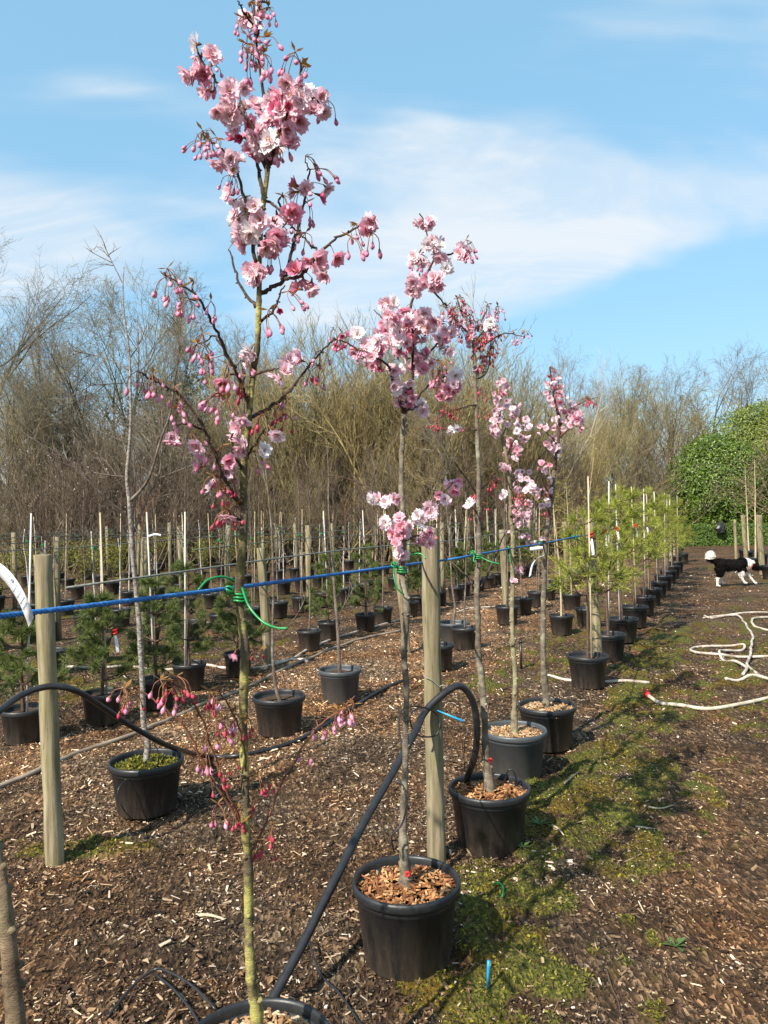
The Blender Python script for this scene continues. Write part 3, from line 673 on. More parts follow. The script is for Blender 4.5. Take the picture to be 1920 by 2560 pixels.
# white flowering blackthorn behind the rows on the left
for i, (u, D, lab) in enumerate([(110, 23.5, 'blackthorn dotted with white blossom at far left behind the rows'), (235, 23.8, 'blackthorn dotted with white blossom left of the white barked tree'), (370, 23.6, 'blackthorn dotted with white blossom right of the white barked tree')]):
    o = wtree('scrub_a', 'blackthorn_bush', lab, 'bush', u, D, .95, i * 2.0)
    n = 260; mb = MB(); p = np.stack([rg.normal(0, 1.2, n), rg.normal(0, 1.0, n), 1.6 + rg.random(n) * 2.2], -1)
    leaves(mb, p, rg.normal(size=(n, 3)), .038, .034); obj('blossom_sprays', mb, M['catkin'], o, world=False)['kind'] = 'stuff'
# dark evergreens inside the wood
def evergreen(label, u, D, H, W, z0):
    x = (u - 960) / FPX * D; o = thing('evergreen_tree', label, 'tree', (x, D, 0))
    tb = MB(); tube(tb, [(0, 0, 0), (.05, 0, H * .5), (0, .05, H * .95)], [.16, .1, .03], 7); obj('trunk', tb, M['bark_far'], o, world=False)
    n = 5200; cl = np.stack([rg.normal(0, W * .45, 26), rg.normal(0, W * .4, 26), z0 + (H - z0) * rg.random(26)], -1)
    p = cl[rg.integers(0, 26, n)] + rg.normal(0, .34, (n, 3)) * np.array([1.3, 1.3, .7])
    mb = MB(); leaves(mb, p, rg.normal(size=(n, 3)), .22, .05, droop=.2); obj('crown', mb, M['evergreen'], o, world=False)
evergreen('dark evergreen among bare trees behind the cherry branches on the left', 505, 33, 7.6, 2.6, 3.0)
evergreen('dark ivy covered evergreen low at the left in the woodland', 180, 32, 6.6, 2.4, 2.6)
evergreen('dark evergreen deep in the thicket behind the second cherry', 850, 34, 6.8, 2.0, 2.4)
# the far belt of wood behind, one mass
bt = MB()
lo = [grow(s, ([[0, 0, 0]], up, [9.0], [.15]), [dict(nseg=6, kids=10, ratio=.42, ang=.6, tmin=.2, rr=.5, taper=.85, trop=.08), dict(nseg=4, kids=7, ratio=.5, ang=.6, tmin=.15, rr=.6), dict(nseg=3, kids=5, ratio=.55, ang=.6, tmin=.1, rr=.6, rmin=.018), dict(nseg=2, rmin=.018)]) for s in (91, 92, 93)]
for i in range(54):
    D = 40 + rg.random() * 20; X = -0.62 * D + (i + rg.random()) / 54 * 1.25 * D; sc_ = .60 + .30 * rg.random(); a = rg.random() * 6.28
    ca_, sa_ = math.cos(a), math.sin(a); Rm = np.array([[ca_, sa_, 0], [-sa_, ca_, 0], [0, 0, 1]]) * sc_
    for s in lo[i % 3]: prisms(bt, s[0] @ Rm + [X, D, 0], s[1] @ Rm + [X, D, 0], s[2] * sc_ * 1.1, s[3] * sc_ * 1.1, 3)
tag(obj('woodland', bt, M['tw_olive']), 'mass of bare woodland far behind the nursery', 'woodland', kind='stuff')

# ================================================================== laurel, hedge
def big_shrub(name, label, x, D, rx, ry, H, m, n, leafL):
    o = thing(name, label, 'shrub', (x, D, 0))
    d = nrm(rg.normal(size=(n, 3)) + [0, -.35, .25]); d[:, 2] = np.where(d[:, 2] < -.75, -d[:, 2], d[:, 2])
    lowr = d[:, 2] < .15; d[lowr, :2] = nrm(d[lowr, :2]) * .97; d[lowr, 2] *= .95
    th = np.arctan2(d[:, 1], d[:, 0]); lump = .84 + .34 * fbm(th * 3.1 + 9, d[:, 2] * 3.4, 81, 3)
    rr = lump * (1 - .24 * rg.random(n) ** 1.6)
    p = np.stack([d[:, 0] * rx * rr, d[:, 1] * ry * rr, H * .45 + d[:, 2] * H * .55 * rr], -1); k = p[:, 2] > .15
    mb = MB(); leaves(mb, p[k], d[k] + rg.normal(0, .55, (k.sum(), 3)), leafL, leafL * .36, droop=.25); obj('foliage', mb, m, o, world=False)
    st = MB(); ss = grow(3, (np.stack([rg.normal(0, rx * .25, 14), rg.normal(0, ry * .25, 14), np.zeros(14)], -1), np.stack([rg.normal(0, .5, 14), rg.normal(0, .5, 14), np.ones(14)], -1), np.full(14, H * .75), np.full(14, .06)), [dict(nseg=5, kids=7, ratio=.4, ang=.7, tmin=.15, rr=.6), dict(nseg=3, rmin=.01)])
    for s in ss: prisms(st, *s, sides=4)
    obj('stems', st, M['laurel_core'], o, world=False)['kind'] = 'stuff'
    n2 = 4000; p2 = nrm(rg.normal(size=(n2, 3))); p2 = p2 * np.array([rx, ry, H * .55]) * (.62 + .15 * rg.random((n2, 1))) + [0, 0, H * .45]
    mb = MB(); leaves(mb, p2[p2[:, 2] > .1], rg.normal(size=((p2[:, 2] > .1).sum(), 3)), leafL * 2.4, leafL * 1.2); obj('inner_foliage', mb, M['laurel'], o, world=False)
big_shrub('laurel_bush', 'dark glossy green rounded laurel bush above the clipped hedge', (1800 - 960) / FPX * 34, 34, 2.35, 2.0, 4.7, M['laurel'], 24000, .125)
big_shrub('laurel_bush', 'larger yellow green laurel bush at the right edge of the picture', (1952 - 960) / FPX * 35.5, 35.5, 4.3, 2.6, 6.3, M['laurel_yellow'], 38000, .125)
hx0, hx1, hy = (1690 - 960) / FPX * 31, 23.0, 31.0
o = thing('clipped_hedge', 'low clipped dark green hedge at the end of the path', 'hedge', ((hx0 + hx1) / 2, hy, 0))
n = 26000; u_ = rg.random(n); f = rg.random(n); p = np.empty((n, 3)); nn = np.zeros((n, 3))
Lh = hx1 - hx0; top = f > .62
p[:, 0] = (u_ - .5) * Lh; p[:, 1] = np.where(top, rg.random(n) * .75, 0) ; p[:, 2] = np.where(top, .80, rg.random(n) * .80)
nn[:, 2] = top; nn[:, 1] = ~top * -1.0
e = f > .95; p[e, 0] = -.5 * Lh; p[e, 1] = rg.random(e.sum()) * .75; p[e, 2] = rg.random(e.sum()) * .8; nn[e] = [-1, 0, 0]
p += rg.normal(0, .025, (n, 3)) + nn * ((fbm(p[:, 0] * 2.5, p[:, 2] * 4, 5, 3) - .5) * .16)[:, None]
mb = MB(); leaves(mb, p, nn + rg.normal(0, .5, (n, 3)), .075, .04); obj('foliage', mb, M['hedge'], o, world=False)
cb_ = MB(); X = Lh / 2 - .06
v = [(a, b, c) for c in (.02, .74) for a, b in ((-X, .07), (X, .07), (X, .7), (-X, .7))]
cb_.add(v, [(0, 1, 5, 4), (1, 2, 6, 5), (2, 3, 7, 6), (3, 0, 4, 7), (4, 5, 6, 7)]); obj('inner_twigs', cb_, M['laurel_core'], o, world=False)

# ================================================================== pots
def boxes(mb, c, l, wd, th, yaw, ti, ro, mi=0):
    n = len(c)
    ex = np.stack([np.cos(yaw) * np.cos(ti), np.sin(yaw) * np.cos(ti), np.sin(ti)], -1)
    side = np.stack([-np.sin(yaw), np.cos(yaw), np.zeros(n)], -1); upv = np.cross(ex, side)
    ey = side * np.cos(ro)[:, None] + upv * np.sin(ro)[:, None]; ez = np.cross(ex, ey); V = np.empty((n, 8, 3)); i = 0
    for sz in (-1, 1):
        for sx, sy in ((-1, -1), (1, -1), (1, 1), (-1, 1)):
            V[:, i] = c + ex * (sx * (.5 - .2 * rg.random(n)) * l)[:, None] + ey * (sy * (.5 - .3 * rg.random(n)) * wd)[:, None] + ez * (sz * th * .5)[:, None]; i += 1
    q = np.array([[4, 5, 6, 7], [0, 1, 5, 4], [1, 2, 6, 5], [2, 3, 7, 6], [3, 0, 4, 7]])
    mb.add(V.reshape(-1, 3), (np.arange(n)[:, None, None] * 8 + q[None]).reshape(-1, 4), None, mi)
PC = {}
def pot_meshes(r, h, mk, chip=None, seg=40):
    key = (round(r, 3), round(h, 3), mk, chip, seg)
    if key in PC: return PC[key]
    a = MB(); lathe(a, [(.001, .004), (r * .76, .004), (r * .80, .012), (r * .93, h * .80), (r * .945, h * .805), (r * .965, h - .03), (r * .935, h - .028), (r * .90, h * .78), (r * .86, h * .5)], seg)
    b = MB(); lathe(b, [(r * .955, h - .034), (r * 1.0, h - .034), (r * 1.018, h - .026), (r * 1.02, h - .010), (r * 1.0, h), (r * .968, h), (r * .945, h - .008), (r * .94, h - .028)], seg)
    s = MB(); g = np.linspace(0, 2 * PI, 20, endpoint=False); V = [(0, 0, h - .042)]
    for rr in (.35, .7, .93):
        for t in g: V.append((rr * r * math.cos(t), rr * r * math.sin(t), h - .05 + .012 * random.random()))
    V = np.array(V); q = [(1 + k * 20 + j, 1 + k * 20 + (j + 1) % 20, 21 + k * 20 + (j + 1) % 20, 21 + k * 20 + j) for k in range(2) for j in range(20)]
    s.add(V, q, [(0, 1 + (j + 1) % 20, 1 + j)[::-1] for j in range(20)])
    out = [a.mesh('pot', M[mk]), b.mesh('rim', M[mk]), s.mesh('soil', M['soil']), None]
    if chip:
        n = 760 if seg > 40 else 420; c = MB(); rr = r * .9 * np.sqrt(rg.random(n)); t = rg.random(n) * 6.28
        boxes(c, np.stack([rr * np.cos(t), rr * np.sin(t), h - .045 + .022 * rg.random(n) + .012 * (1 - rr / r)], -1), .030 * (.4 + rg.random(n)), .010 * (.5 + rg.random(n)), .0035 * (.6 + rg.random(n)), rg.random(n) * 6.28, rg.normal(0, .35, n), rg.normal(0, .4, n))
        out[3] = c.mesh('bark_chips', M[chip], False)
    PC[key] = out; return out
def add_pot(parent, r=.185, h=.28, mk='pot', chip=None, seg=40, off=(0, 0, 0)):
    a, b, s, c = pot_meshes(r, h, mk, chip, seg)
    p = inst('pot', a, parent, off); inst('rim', b, p, (0, 0, 0)); inst('soil', s, parent, off)
    if c: o = inst('bark_chips', c, parent, off, (0, 0, random.random() * 6)); o['kind'] = 'stuff'
    return p

# ================================================================== blossom
def blossom(seed, mk, rings, bell=0.0):
    g = np.random.default_rng(seed); mb = MB(); pts = []
    tt = np.array([0, .38, .74, 1.0]); wd = np.array([.14, .80, 1.0, .80])
    for cnt, L, el in rings:
        ph0 = g.random() * 6.28
        for k in range(cnt):
            ph = ph0 + 2 * PI * k / cnt + g.normal(0, .12); l = L * (.85 + .3 * g.random()); e = el + g.normal(0, .13); W = l * .78
            V = []
            for i, t in enumerate(tt):
                ee = e + bell * (t - .3)
                for v in (-1, 0, 1):
                    s = l * t * (1 - (.10 * (v == 0) if i == 3 else 0)) * (1 + g.normal(0, .04) * (i > 1))
                    rho = s * math.cos(ee) + .02; z = s * math.sin(ee) + .10 * abs(v) * wd[i] * l + g.normal(0, .02) * (i > 1)
                    y = v * wd[i] * W * .5
                    V.append((rho * math.cos(ph) - y * math.sin(ph), rho * math.sin(ph) + y * math.cos(ph), z)); pts.append(t)
            q = [(r * 3 + c, r * 3 + c + 1, r * 3 + c + 4, r * 3 + c + 3) for r in range(3) for c in range(2)]
            mb.add(V, q, None, 0)
    n0 = mb.n
    for k in range(9):                                         # stamens
        a = g.random() * 6.28; r = .09 * g.random(); tube(mb, [(0, 0, .02), (r * math.cos(a), r * math.sin(a), .20)], [.008, .014], 3, 2, cap=True)
    tube(mb, [(0, 0, -.24), (0, 0, -.10), (0, 0, .02)], [.035, .06, .085], 6, 1)
    me = mb.mesh('blossom', [M[mk], M['calyx'], M['stamen']])
    at_ = me.attributes.new('pt', 'FLOAT', 'POINT'); val = np.full(mb.n, .1, np.float32); val[:n0] = pts; at_.data.foreach_set('value', val)
    return me
OPEN = [(7, .52, .15), (6, .45, .55), (5, .32, .95)]
HALF = [(6, .50, .62), (5, .42, .9), (4, .30, 1.2)]
CUP = [(5, .44, 1.02), (5, .38, 1.2)]
BL = {'w': [blossom(1, 'petalw', OPEN), blossom(2, 'petalw', OPEN)],
      'p': [blossom(3, 'petal0', OPEN), blossom(4, 'petal0', OPEN), blossom(5, 'petal0', HALF), blossom(6, 'petal0', HALF)],
      'm': [blossom(7, 'petal1', OPEN), blossom(8, 'petal1', HALF), blossom(9, 'petal1', HALF)],
      'd': [blossom(10, 'petal2', CUP, -.2), blossom(11, 'petal2', HALF), blossom(12, 'petal2', CUP)]}
def budcluster(seed, n, bm, big=1.0):
    g = np.random.default_rng(seed); mb = MB()
    for k in range(n):
        a = g.random() * 6.28; s = .012 + .016 * g.random(); d = .022 + .020 * g.random()
        e = np.array([s * math.cos(a), s * math.sin(a), -d]); m_ = np.array([s * .75 * math.cos(a), s * .75 * math.sin(a), -d * .35])
        tube(mb, smooth_path([(0, 0, 0), m_, e], n=3), .0009, 4, 1)
        ax = nrm(np.array([s * .25 * math.cos(a), s * .25 * math.sin(a), -.02])); L = .0165 * (.75 + .5 * g.random()) * big
        tube(mb, [e - ax * .002, e + ax * L * .18, e + ax * L * .5, e + ax * L * .82, e + ax * L], np.array([.0016, .0034, .0052, .0036, .0006]) * big, 7, 0)
        tube(mb, [e - ax * .003, e + ax * L * .22], [.0015, .0037 * big], 6, 1)
    for k in range(3):
        a = g.random() * 6.28; b = np.array([math.cos(a), math.sin(a), .6 * g.random()]); s = np.array([-math.sin(a), math.cos(a), 0])
        mb.add([(0, 0, 0), b * .011 + s * .004, b * .022, b * .011 - s * .004], None, [(0, 1, 2), (0, 2, 3)], 2)
    return mb.mesh('bud_cluster', [M[bm], M['calyx'], M['bronze']])
BU = {'b': [budcluster(i, 3 + i % 3, 'bud') for i in range(5)], 'r': [budcluster(20 + i, 3 + i % 3, 'budred', .85) for i in range(4)]}

def cherry(label, D, stem, sw, branches, blooms, blobs, buds, pot, bark_lo='bark_grey', br0=.0062, bsz=.045, bark_from=None, seed=0, soil_z=None, extra_low=None):
    """stem: photo pixels from top to foot; every point gets its own real depth"""
    g = random.Random(seed); ng = np.random.default_rng(seed)
    r, h, mk, chip = pot; foot = at(*stem[-1], D); base = (foot[0], D, 0)
    t = thing('potted_cherry_tree', label, 'cherry tree', base, 'blossoming cherries along the blue rope')
    S = [at(u, v, D + .012 * math.sin(i * 1.7)) for i, (u, v) in enumerate(stem)]
    S[-1] = np.array([foot[0], D, h - .06]) 
    P, Rr = smooth_path(S, [a / FPX * D / 2 for a in sw], 6)
    cut = None
    if bark_from is not None: cut = max(2, bark_from * 6)
    mb = MB(); tube(mb, P[cut:] if cut else P, Rr[cut:] if cut else Rr, 12, rough=.26, seed=seed)
    for k in range(26):                                        # knots and spur scars
        i = g.randrange(cut or 2, len(P) - 4); a = g.random() * 6.28; dd = np.array([math.cos(a), math.sin(a), .1]); rr = Rr[i]
        tube(mb, [P[i], P[i] + dd * rr * 1.15, P[i] + dd * rr * 1.5], [rr * .75, rr * .5, rr * .1], 6)
    obj('trunk', mb, M[bark_lo], t)
    if cut:
        mb = MB(); tube(mb, P[:cut + 1], Rr[:cut + 1], 9, rough=.12, seed=seed + 1); obj('leader', mb, M['bark_top'], t)
    smp = [(u, v, D, p) for (u, v), p in zip(stem, S)]
    for bi, (pts, dz) in enumerate(branches):
        n = len(pts); Q = [at(u, v, D + dz * (i / (n - 1)) ** .8) for i, (u, v) in enumerate(pts)]
        L = sum(np.linalg.norm(Q[i + 1] - Q[i]) for i in range(n - 1)); r0 = br0 * min(1, .45 + L * 1.1); low = pts[0][1] > 1700
        if low: r0 *= .55
        QQ, rr = smooth_path(Q, np.linspace(r0, .0017, n), 5); QQ = QQ + ng.normal(0, .0014, QQ.shape)
        mb = MB(); tube(mb, QQ, rr, 7, rough=.2, seed=bi)
        for k in range(0, len(QQ) - 1, 3):                     # spurs
            d = nrm(ng.normal(size=3)); tube(mb, [QQ[k], QQ[k] + d * .008], [.0022, .0016], 5)
        obj('branch', mb, M['twig_red' if low else 'bark_top'], t)
        m_ = len(QQ)
        for k in range(m_):
            f = k / (m_ - 1) * (n - 1); i = min(int(f), n - 2); fr = f - i
            u = pts[i][0] * (1 - fr) + pts[i + 1][0] * fr; v = pts[i][1] * (1 - fr) + pts[i + 1][1] * fr
            smp.append((u, v, QQ[k][1], QQ[k]))
    SU = np.array([(s[0], s[1]) for s in smp]); SY = np.array([s[2] for s in smp]); SP = np.array([s[3] for s in smp])
    ped = MB(); B = Vector(base)
    def near(u, v): return int(np.argmin(((SU - (u, v)) ** 2).sum(1)))
    def bloom(u, v, kind, sc_=1.0, spread=.03):
        k = near(u, v); p = at(u, v, SY[k] + ng.normal(0, spread))
        d = nrm(p - SP[k] + np.array([0, 0, -.012])) * .8 + nrm(ng.normal(size=3)) * .75 + np.array([-.22, -.38, .0])
        q = Vector(d).to_track_quat('Z', 'Y'); me = BL[kind][g.randrange(len(BL[kind]))]
        s = bsz * 1.08 * sc_ * (.85 + .3 * g.random())
        o = inst('blossom', me, t, Vector(p) - B, q.to_euler(), s)
        e = p - np.array(q @ Vector((0, 0, .22 * s))); mid = (SP[k] + e) / 2 + np.array([0, 0, .006])
        if np.linalg.norm(SP[k] - e) < .16: tube(ped, smooth_path([SP[k], mid, e], n=3), .0009, 4)
    for u, v, kind in blooms:
        bloom(u, v, 'p' if kind == 'w' and v > 760 and g.random() < .6 else kind, 1.0 if v < 760 else .82)
        if g.random() < .45 and kind != 'w' and v < 720: bloom(u + g.gauss(0, 13), v + g.gauss(0, 13), 'p' if kind in 'wp' else g.choice('pm'), .9)
    for u, v, rx, ry, n, mix in blobs:
        for i in range(n):
            a = g.random() * 6.28; q = math.sqrt((i + g.random()) / n)
            uu, vv = u + rx * q * math.cos(a), v + ry * q * math.sin(a); kind = g.choice(mix)
            if kind == 'w' and g.random() < .5: kind = 'p'
            if kind in 'br': buds.append((uu, vv, kind))
            else: bloom(uu, vv, kind, spread=.035 + rx / FPX * D * .35)
    for u, v, kind in buds:
        if kind == 'b' and g.random() < .34: continue
        k = near(u, v - 8); p = at(u, v, SY[k] + ng.normal(0, .02)); c = p + np.array([0, 0, .018])
        inst('bud_cluster', BU[kind][g.randrange(len(BU[kind]))], t, Vector(c) - B, (g.gauss(0, .25), g.gauss(0, .25), g.random() * 6.28), .85 + .35 * g.random())
        if np.linalg.norm(SP[k] - c) < .12: tube(ped, [SP[k], c], [.0014, .001], 4)
    if ped.n: obj('pedicels', ped, M['calyx'], t)['kind'] = 'stuff'
    add_pot(t, r, h, mk, chip, 56)
    return t
A1 = lambda x, y: (300 + x / 2.37, y / 2.37)
A2 = lambda x, y: (300 + x / 2.37, 800 + y / 2.37)
A3 = lambda x, y: (x / 2.37, 1200 + y / 2.37)
A4 = lambda x, y: (x / 2.074, 1900 + y / 2.074)
A5 = lambda x, y: (700 + x / 2.074, 1600 + y / 2.074)
A6 = lambda x, y: (800 + x / 2.074, 500 + y / 2.074)
A7 = lambda x, y: (1200 + x / 2.304, 1200 + y / 2.304)
A8 = lambda x, y: (1300 + x / 2.676, 800 + y / 2.676)
B4 = lambda x, y: (800 + x / 3.318, 1250 + y / 3.318)
def mp(f, *pts): return [f(*p) for p in pts]

# ------------------------------------------------------------------ cherry 1 (nearest, cut by the top of the picture)
D1 = 1.85
stem1 = [(628, -70), (634, 0)] + mp(A1, (800, 200), (820, 330), (850, 560), (885, 760), (875, 1000), (850, 1200), (830, 1450), (825, 1700), (820, 1860), (815, 2040)) + \
        [(633, 927), (625, 1003), (619, 1070), (610, 1163), (610, 1256), (610, 1306), (604, 1391), (597, 1475), (602, 1538), (612, 1623), (610, 1699), (608, 1833), (612, 1938), (614, 2065), (620, 2141), (622, 2286), (624, 2382), (629, 2454), (641, 2527), (642, 2575)]
sw1 = [4, 5, 6, 7, 8, 10, 13, 12, 12, 13, 14, 15, 16, 17, 17, 18, 19, 19, 22, 22, 20, 22, 22, 22, 22, 23, 23, 24, 24, 27, 34, 42]
br1 = [(mp(A1, (868, 1010), (800, 770), (690, 640), (600, 520), (530, 430), (470, 330), (450, 270)), -.08),
       (mp(A1, (855, 1170), (825, 1030), (805, 940), (770, 780), (720, 620), (700, 540)), .10),
       (mp(A1, (880, 1000), (930, 820), (980, 700), (1040, 560), (1070, 430), (1070, 370)), -.12),
       (mp(A1, (985, 700), (1060, 640), (1120, 600), (1200, 590)), .08),
       (mp(A1, (818, 1640), (795, 1520), (785, 1380), (760, 1250), (718, 1120), (690, 1010), (630, 910), (560, 850), (490, 800)), -.10),
       (mp(A1, (830, 1740), (900, 1700), (975, 1650), (1000, 1560), (1030, 1430), (1070, 1290), (1095, 1190), (1110, 1080), (1125, 1010), (1100, 960)), .10),
       (mp(A1, (975, 1655), (1060, 1640), (1110, 1590), (1180, 1500), (1270, 1420), (1370, 1370), (1430, 1335), (1500, 1300)), -.10),
       (mp(A1, (1180, 1490), (1120, 1440), (1060, 1385)), .05),
       (mp(A1, (830, 1910), (900, 1850), (940, 1770), (970, 1690)), -.06),
       (mp(A1, (812, 1820), (720, 1700), (670, 1570), (650, 1470)), .06),
       (mp(A1, (855, 1190), (920, 1220), (985, 1305), (940, 1370)), -.05), (mp(A1, (985, 1300), (940, 1200), (970, 1150)), -.04), (mp(A1, (985, 1305), (1050, 1370)), .05),
       (mp(A1, (855, 1400), (900, 1360), (930, 1300)), -.06), (mp(A1, (820, 180), (760, 110), (725, 60), (700, 10)), -.05), (mp(A1, (812, 210), (830, 110), (822, 40), (835, 0)), .04),
       (mp(A2, (765, 500), (720, 390), (690, 310), (640, 220), (590, 100), (545, 10), (500, -70), (440, -160), (340, -225), (260, -280)), -.20),
       (mp(A2, (640, 215), (590, 140), (560, 90), (500, 130)), .06), (mp(A2, (690, 310), (640, 330), (600, 380)), -.05),
       (mp(A2, (720, 1085), (670, 1040), (630, 960), (590, 870), (540, 740), (500, 650), (430, 530), (350, 440), (270, 395), (180, 350), (120, 310)), -.18),
       (mp(A2, (600, 880), (560, 840), (500, 770), (430, 720)), .10), (mp(A2, (500, 650), (420, 620), (340, 620), (300, 680)), -.08),
       (mp(A2, (778, 580), (850, 540), (930, 490), (1000, 420), (1060, 350), (1130, 260), (1190, 190), (1260, 130)), .22),
       (mp(A2, (798, 320), (870, 300), (940, 290)), -.06), (mp(A2, (720, 1190), (660, 1150), (630, 1120)), -.05), (mp(A2, (755, 800), (830, 690), (860, 640)), -.06),
       (mp(A2, (720, 880), (680, 800), (660, 700), (700, 600)), -.08),
       (mp(A3, (1445, 2060), (1340, 1830), (1260, 1600), (1190, 1400), (1110, 1270), (1010, 1190)), -.16),
       (mp(A3, (1420, 2030), (1250, 1760), (1170, 1600), (1080, 1450), (960, 1340), (830, 1250), (780, 1230)), -.10),
       (mp(A3, (1460, 1750), (1440, 1550), (1390, 1400), (1300, 1250), (1240, 1240)), -.12),
       (mp(A4, (1300, 480), (1380, 330), (1450, 140), (1530, 0)) + mp(A5, (110, 560), (200, 450), (300, 370), (390, 290)), .16)]
bl1 = [(*A1(x, y), k) for x, y, k in [(455, 265, 'w'), (540, 330, 'p'), (480, 335, 'm'), (415, 430, 'm'), (485, 420, 'm'), (450, 445, 'p'), (540, 545, 'm'), (510, 535, 'p'), (730, 520, 'p'), (640, 545, 'p'), (700, 690, 'm'), (640, 680, 'p'), (740, 650, 'p'), (800, 620, 'p'), (760, 740, 'm'), (690, 760, 'p'), (830, 650, 'm'), (650, 610, 'p'), (720, 820, 'd'), (780, 840, 'p'), (825, 840, 'p'), (890, 840, 'w'), (840, 900, 'm'), (685, 825, 'd'), (885, 950, 'd'), (660, 700, 'p'), (800, 800, 'p'), (770, 890, 'm'), (860, 880, 'p'), (800, 930, 'm'), (920, 590, 'p'), (990, 490, 'p'), (1060, 490, 'p'), (1020, 570, 'p'), (1120, 550, 'w'), (1170, 600, 'p'), (1140, 660, 'm'), (1190, 575, 'p'), (985, 640, 'd'), (960, 705, 'd'), (1020, 700, 'm'), (1050, 640, 'p'), (940, 775, 'd'), (990, 780, 'm'), (1035, 810, 'p'), (985, 845, 'm'), (905, 650, 'p'), (900, 700, 'p'), (960, 560, 'm'), (1070, 570, 'p'), (1010, 740, 'm'), (1060, 720, 'm'), (930, 650, 'd'), (1100, 620, 'p'), (1000, 860, 'm'), (635, 950, 'p'), (700, 955, 'p'), (590, 950, 'm'), (650, 1150, 'p'), (740, 1175, 'w'), (745, 1240, 'w'), (800, 1225, 'p'), (700, 1300, 'p'), (760, 1310, 'w'), (830, 1300, 'p'), (710, 1370, 'p'), (740, 1445, 'p'), (700, 1420, 'w'), (775, 1385, 'w'), (790, 1280, 'p'), (730, 1400, 'p'), (905, 1310, 'm'), (930, 1270, 'p'), (870, 1320, 'm'), (880, 1400, 'd'), (930, 1395, 'm'), (900, 1470, 'm'), (860, 1470, 'p'), (915, 1440, 'm'), (960, 1460, 'd'), (780, 1600, 'p'), (820, 1655, 'p'), (845, 1605, 'p'), (800, 1630, 'm'), (1100, 1120, 'p'), (1050, 1100, 'd'), (1180, 1155, 'd'), (1480, 1335, 'p'), (1500, 1300, 'm'), (1465, 1345, 'm'), (1280, 1520, 'm'), (1170, 1540, 'm'), (1180, 1590, 'm'), (1040, 1610, 'd'), (1085, 1650, 'm'), (1135, 1670, 'm'), (1060, 1712, 'm'), (1050, 1600, 'm'), (820, 105, 'p'), (740, 100, 'm'), (840, 8, 'm'), (800, 130, 'p'), (1020, 1265, 'm'), (940, 1830, 'd')]]
bl1 += [(*A2(x, y), k) for x, y, k in [(770, 175, 'w'), (795, 200, 'w'), (760, 245, 'p'), (740, 200, 'p'), (1000, 230, 'p'), (1060, 215, 'p'), (980, 305, 'p'), (915, 325, 'p'), (950, 350, 'p'), (1030, 250, 'p'), (985, 260, 'p'), (1075, 240, 'm'), (730, 590, 'w'), (705, 640, 'm'), (720, 760, 'p'), (640, 835, 'm'), (742, 740, 'p'), (300, 700, 'm'), (325, 715, 'm'), (455, 745, 'p'), (480, 775, 'm'), (480, 868, 'm'), (930, 680, 'p'), (852, 772, 'w'), (610, 372, 'm'), (680, 1975, 'm'), (630, 900, 'm'), (550, 985, 'w'), (640, 1165, 'm'), (690, 680, 'm'), (640, 860, 'p')]]
bu1 = [(*A1(x, y), 'b') for x, y in [(705, 15), (775, 50), (880, 85), (725, 145), (795, 175), (835, 165), (755, 250), (752, 300), (780, 365), (850, 265), (852, 320), (850, 360), (760, 330), (800, 290), (1040, 355), (1070, 425), (1110, 425), (550, 425), (540, 450), (850, 540), (760, 570), (490, 820), (515, 885), (480, 880), (575, 860), (655, 1060), (660, 1080), (735, 1000), (970, 1200), (1040, 1320), (1060, 1175), (1185, 1040), (1165, 1095), (1110, 1240), (1145, 1280), (1100, 1420), (1040, 1540), (970, 1450), (910, 1510), (1405, 1370), (1495, 1400), (1480, 1410), (1370, 1450), (950, 1700), (1000, 1770), (880, 1880), (900, 1890), (780, 1520), (960, 860), (940, 920), (1215, 620), (1090, 600), (930, 610), (280, 1640), (270, 1690), (310, 1690), (350, 1750), (440, 1715), (410, 1820), (540, 1830), (510, 1920), (490, 2020), (545, 2030), (460, 2075), (510, 2110), (660, 2010), (670, 2045), (610, 2090), (1030, 1610), (1100, 965)]]
bu1 += [(*A2(x, y), 'b') for x, y in [(535, 275), (715, 285), (640, 340), (580, 390), (640, 310), (700, 430), (600, 480), (640, 520), (730, 520), (590, 495), (105, 350), (140, 405), (125, 390), (195, 370), (225, 400), (330, 440), (360, 565), (340, 560), (320, 605), (270, 690), (350, 730), (420, 715), (1190, 220), (1185, 310), (1050, 390), (960, 460), (990, 520), (690, 640), (660, 640), (680, 680), (660, 720), (650, 740), (610, 790), (630, 915), (550, 965), (735, 500), (690, 830), (795, 820)]]
bu1 += [(*A2(x, y), 'r') for x, y in [(1120, 330), (940, 555), (930, 530), (985, 600), (855, 600), (620, 1050), (600, 1060), (655, 990), (640, 1170), (685, 1145), (815, 1990), (745, 380)]]
bu1 += [(*A3(x, y), 'b') for x, y in [(760, 1290), (775, 1310), (740, 1280), (950, 1230), (1000, 1230), (1030, 1280), (985, 1240), (1050, 1210), (1240, 1290), (1320, 1270), (1310, 1300), (1255, 1310), (1130, 1440), (1190, 1570), (1280, 1470), (1330, 1450), (1400, 1390), (1230, 1640), (1335, 1690), (1270, 1790), (1290, 1960), (1280, 2000), (1455, 1455)]]
bu1 = [(u, v, 'r' if v > 1650 and (int(u) % 2) else k) for u, v, k in bu1]
bu1 += [(*A3(x, y), 'r') for x, y in [(1420, 1990), (1440, 2070), (1390, 1990), (1520, 1800), (1510, 1910)]] + [(*A4(x, y), 'r') for x, y in [(1420, 365), (1370, 450), (1410, 100), (1340, 120)]]
bu1 += [(*A5(x, y), 'b') for x, y in [(350, 365), (300, 400), (385, 365), (325, 375), (260, 475), (190, 450), (205, 515), (130, 580)]]
cherry('nearest cherry with lichen covered stem and large pink blossom, cut by the top edge', D1, stem1, sw1, br1, bl1, [], bu1, (.185, .28, 'pot', 'barkchip2'), 'bark_lichen', bark_from=6, seed=1)

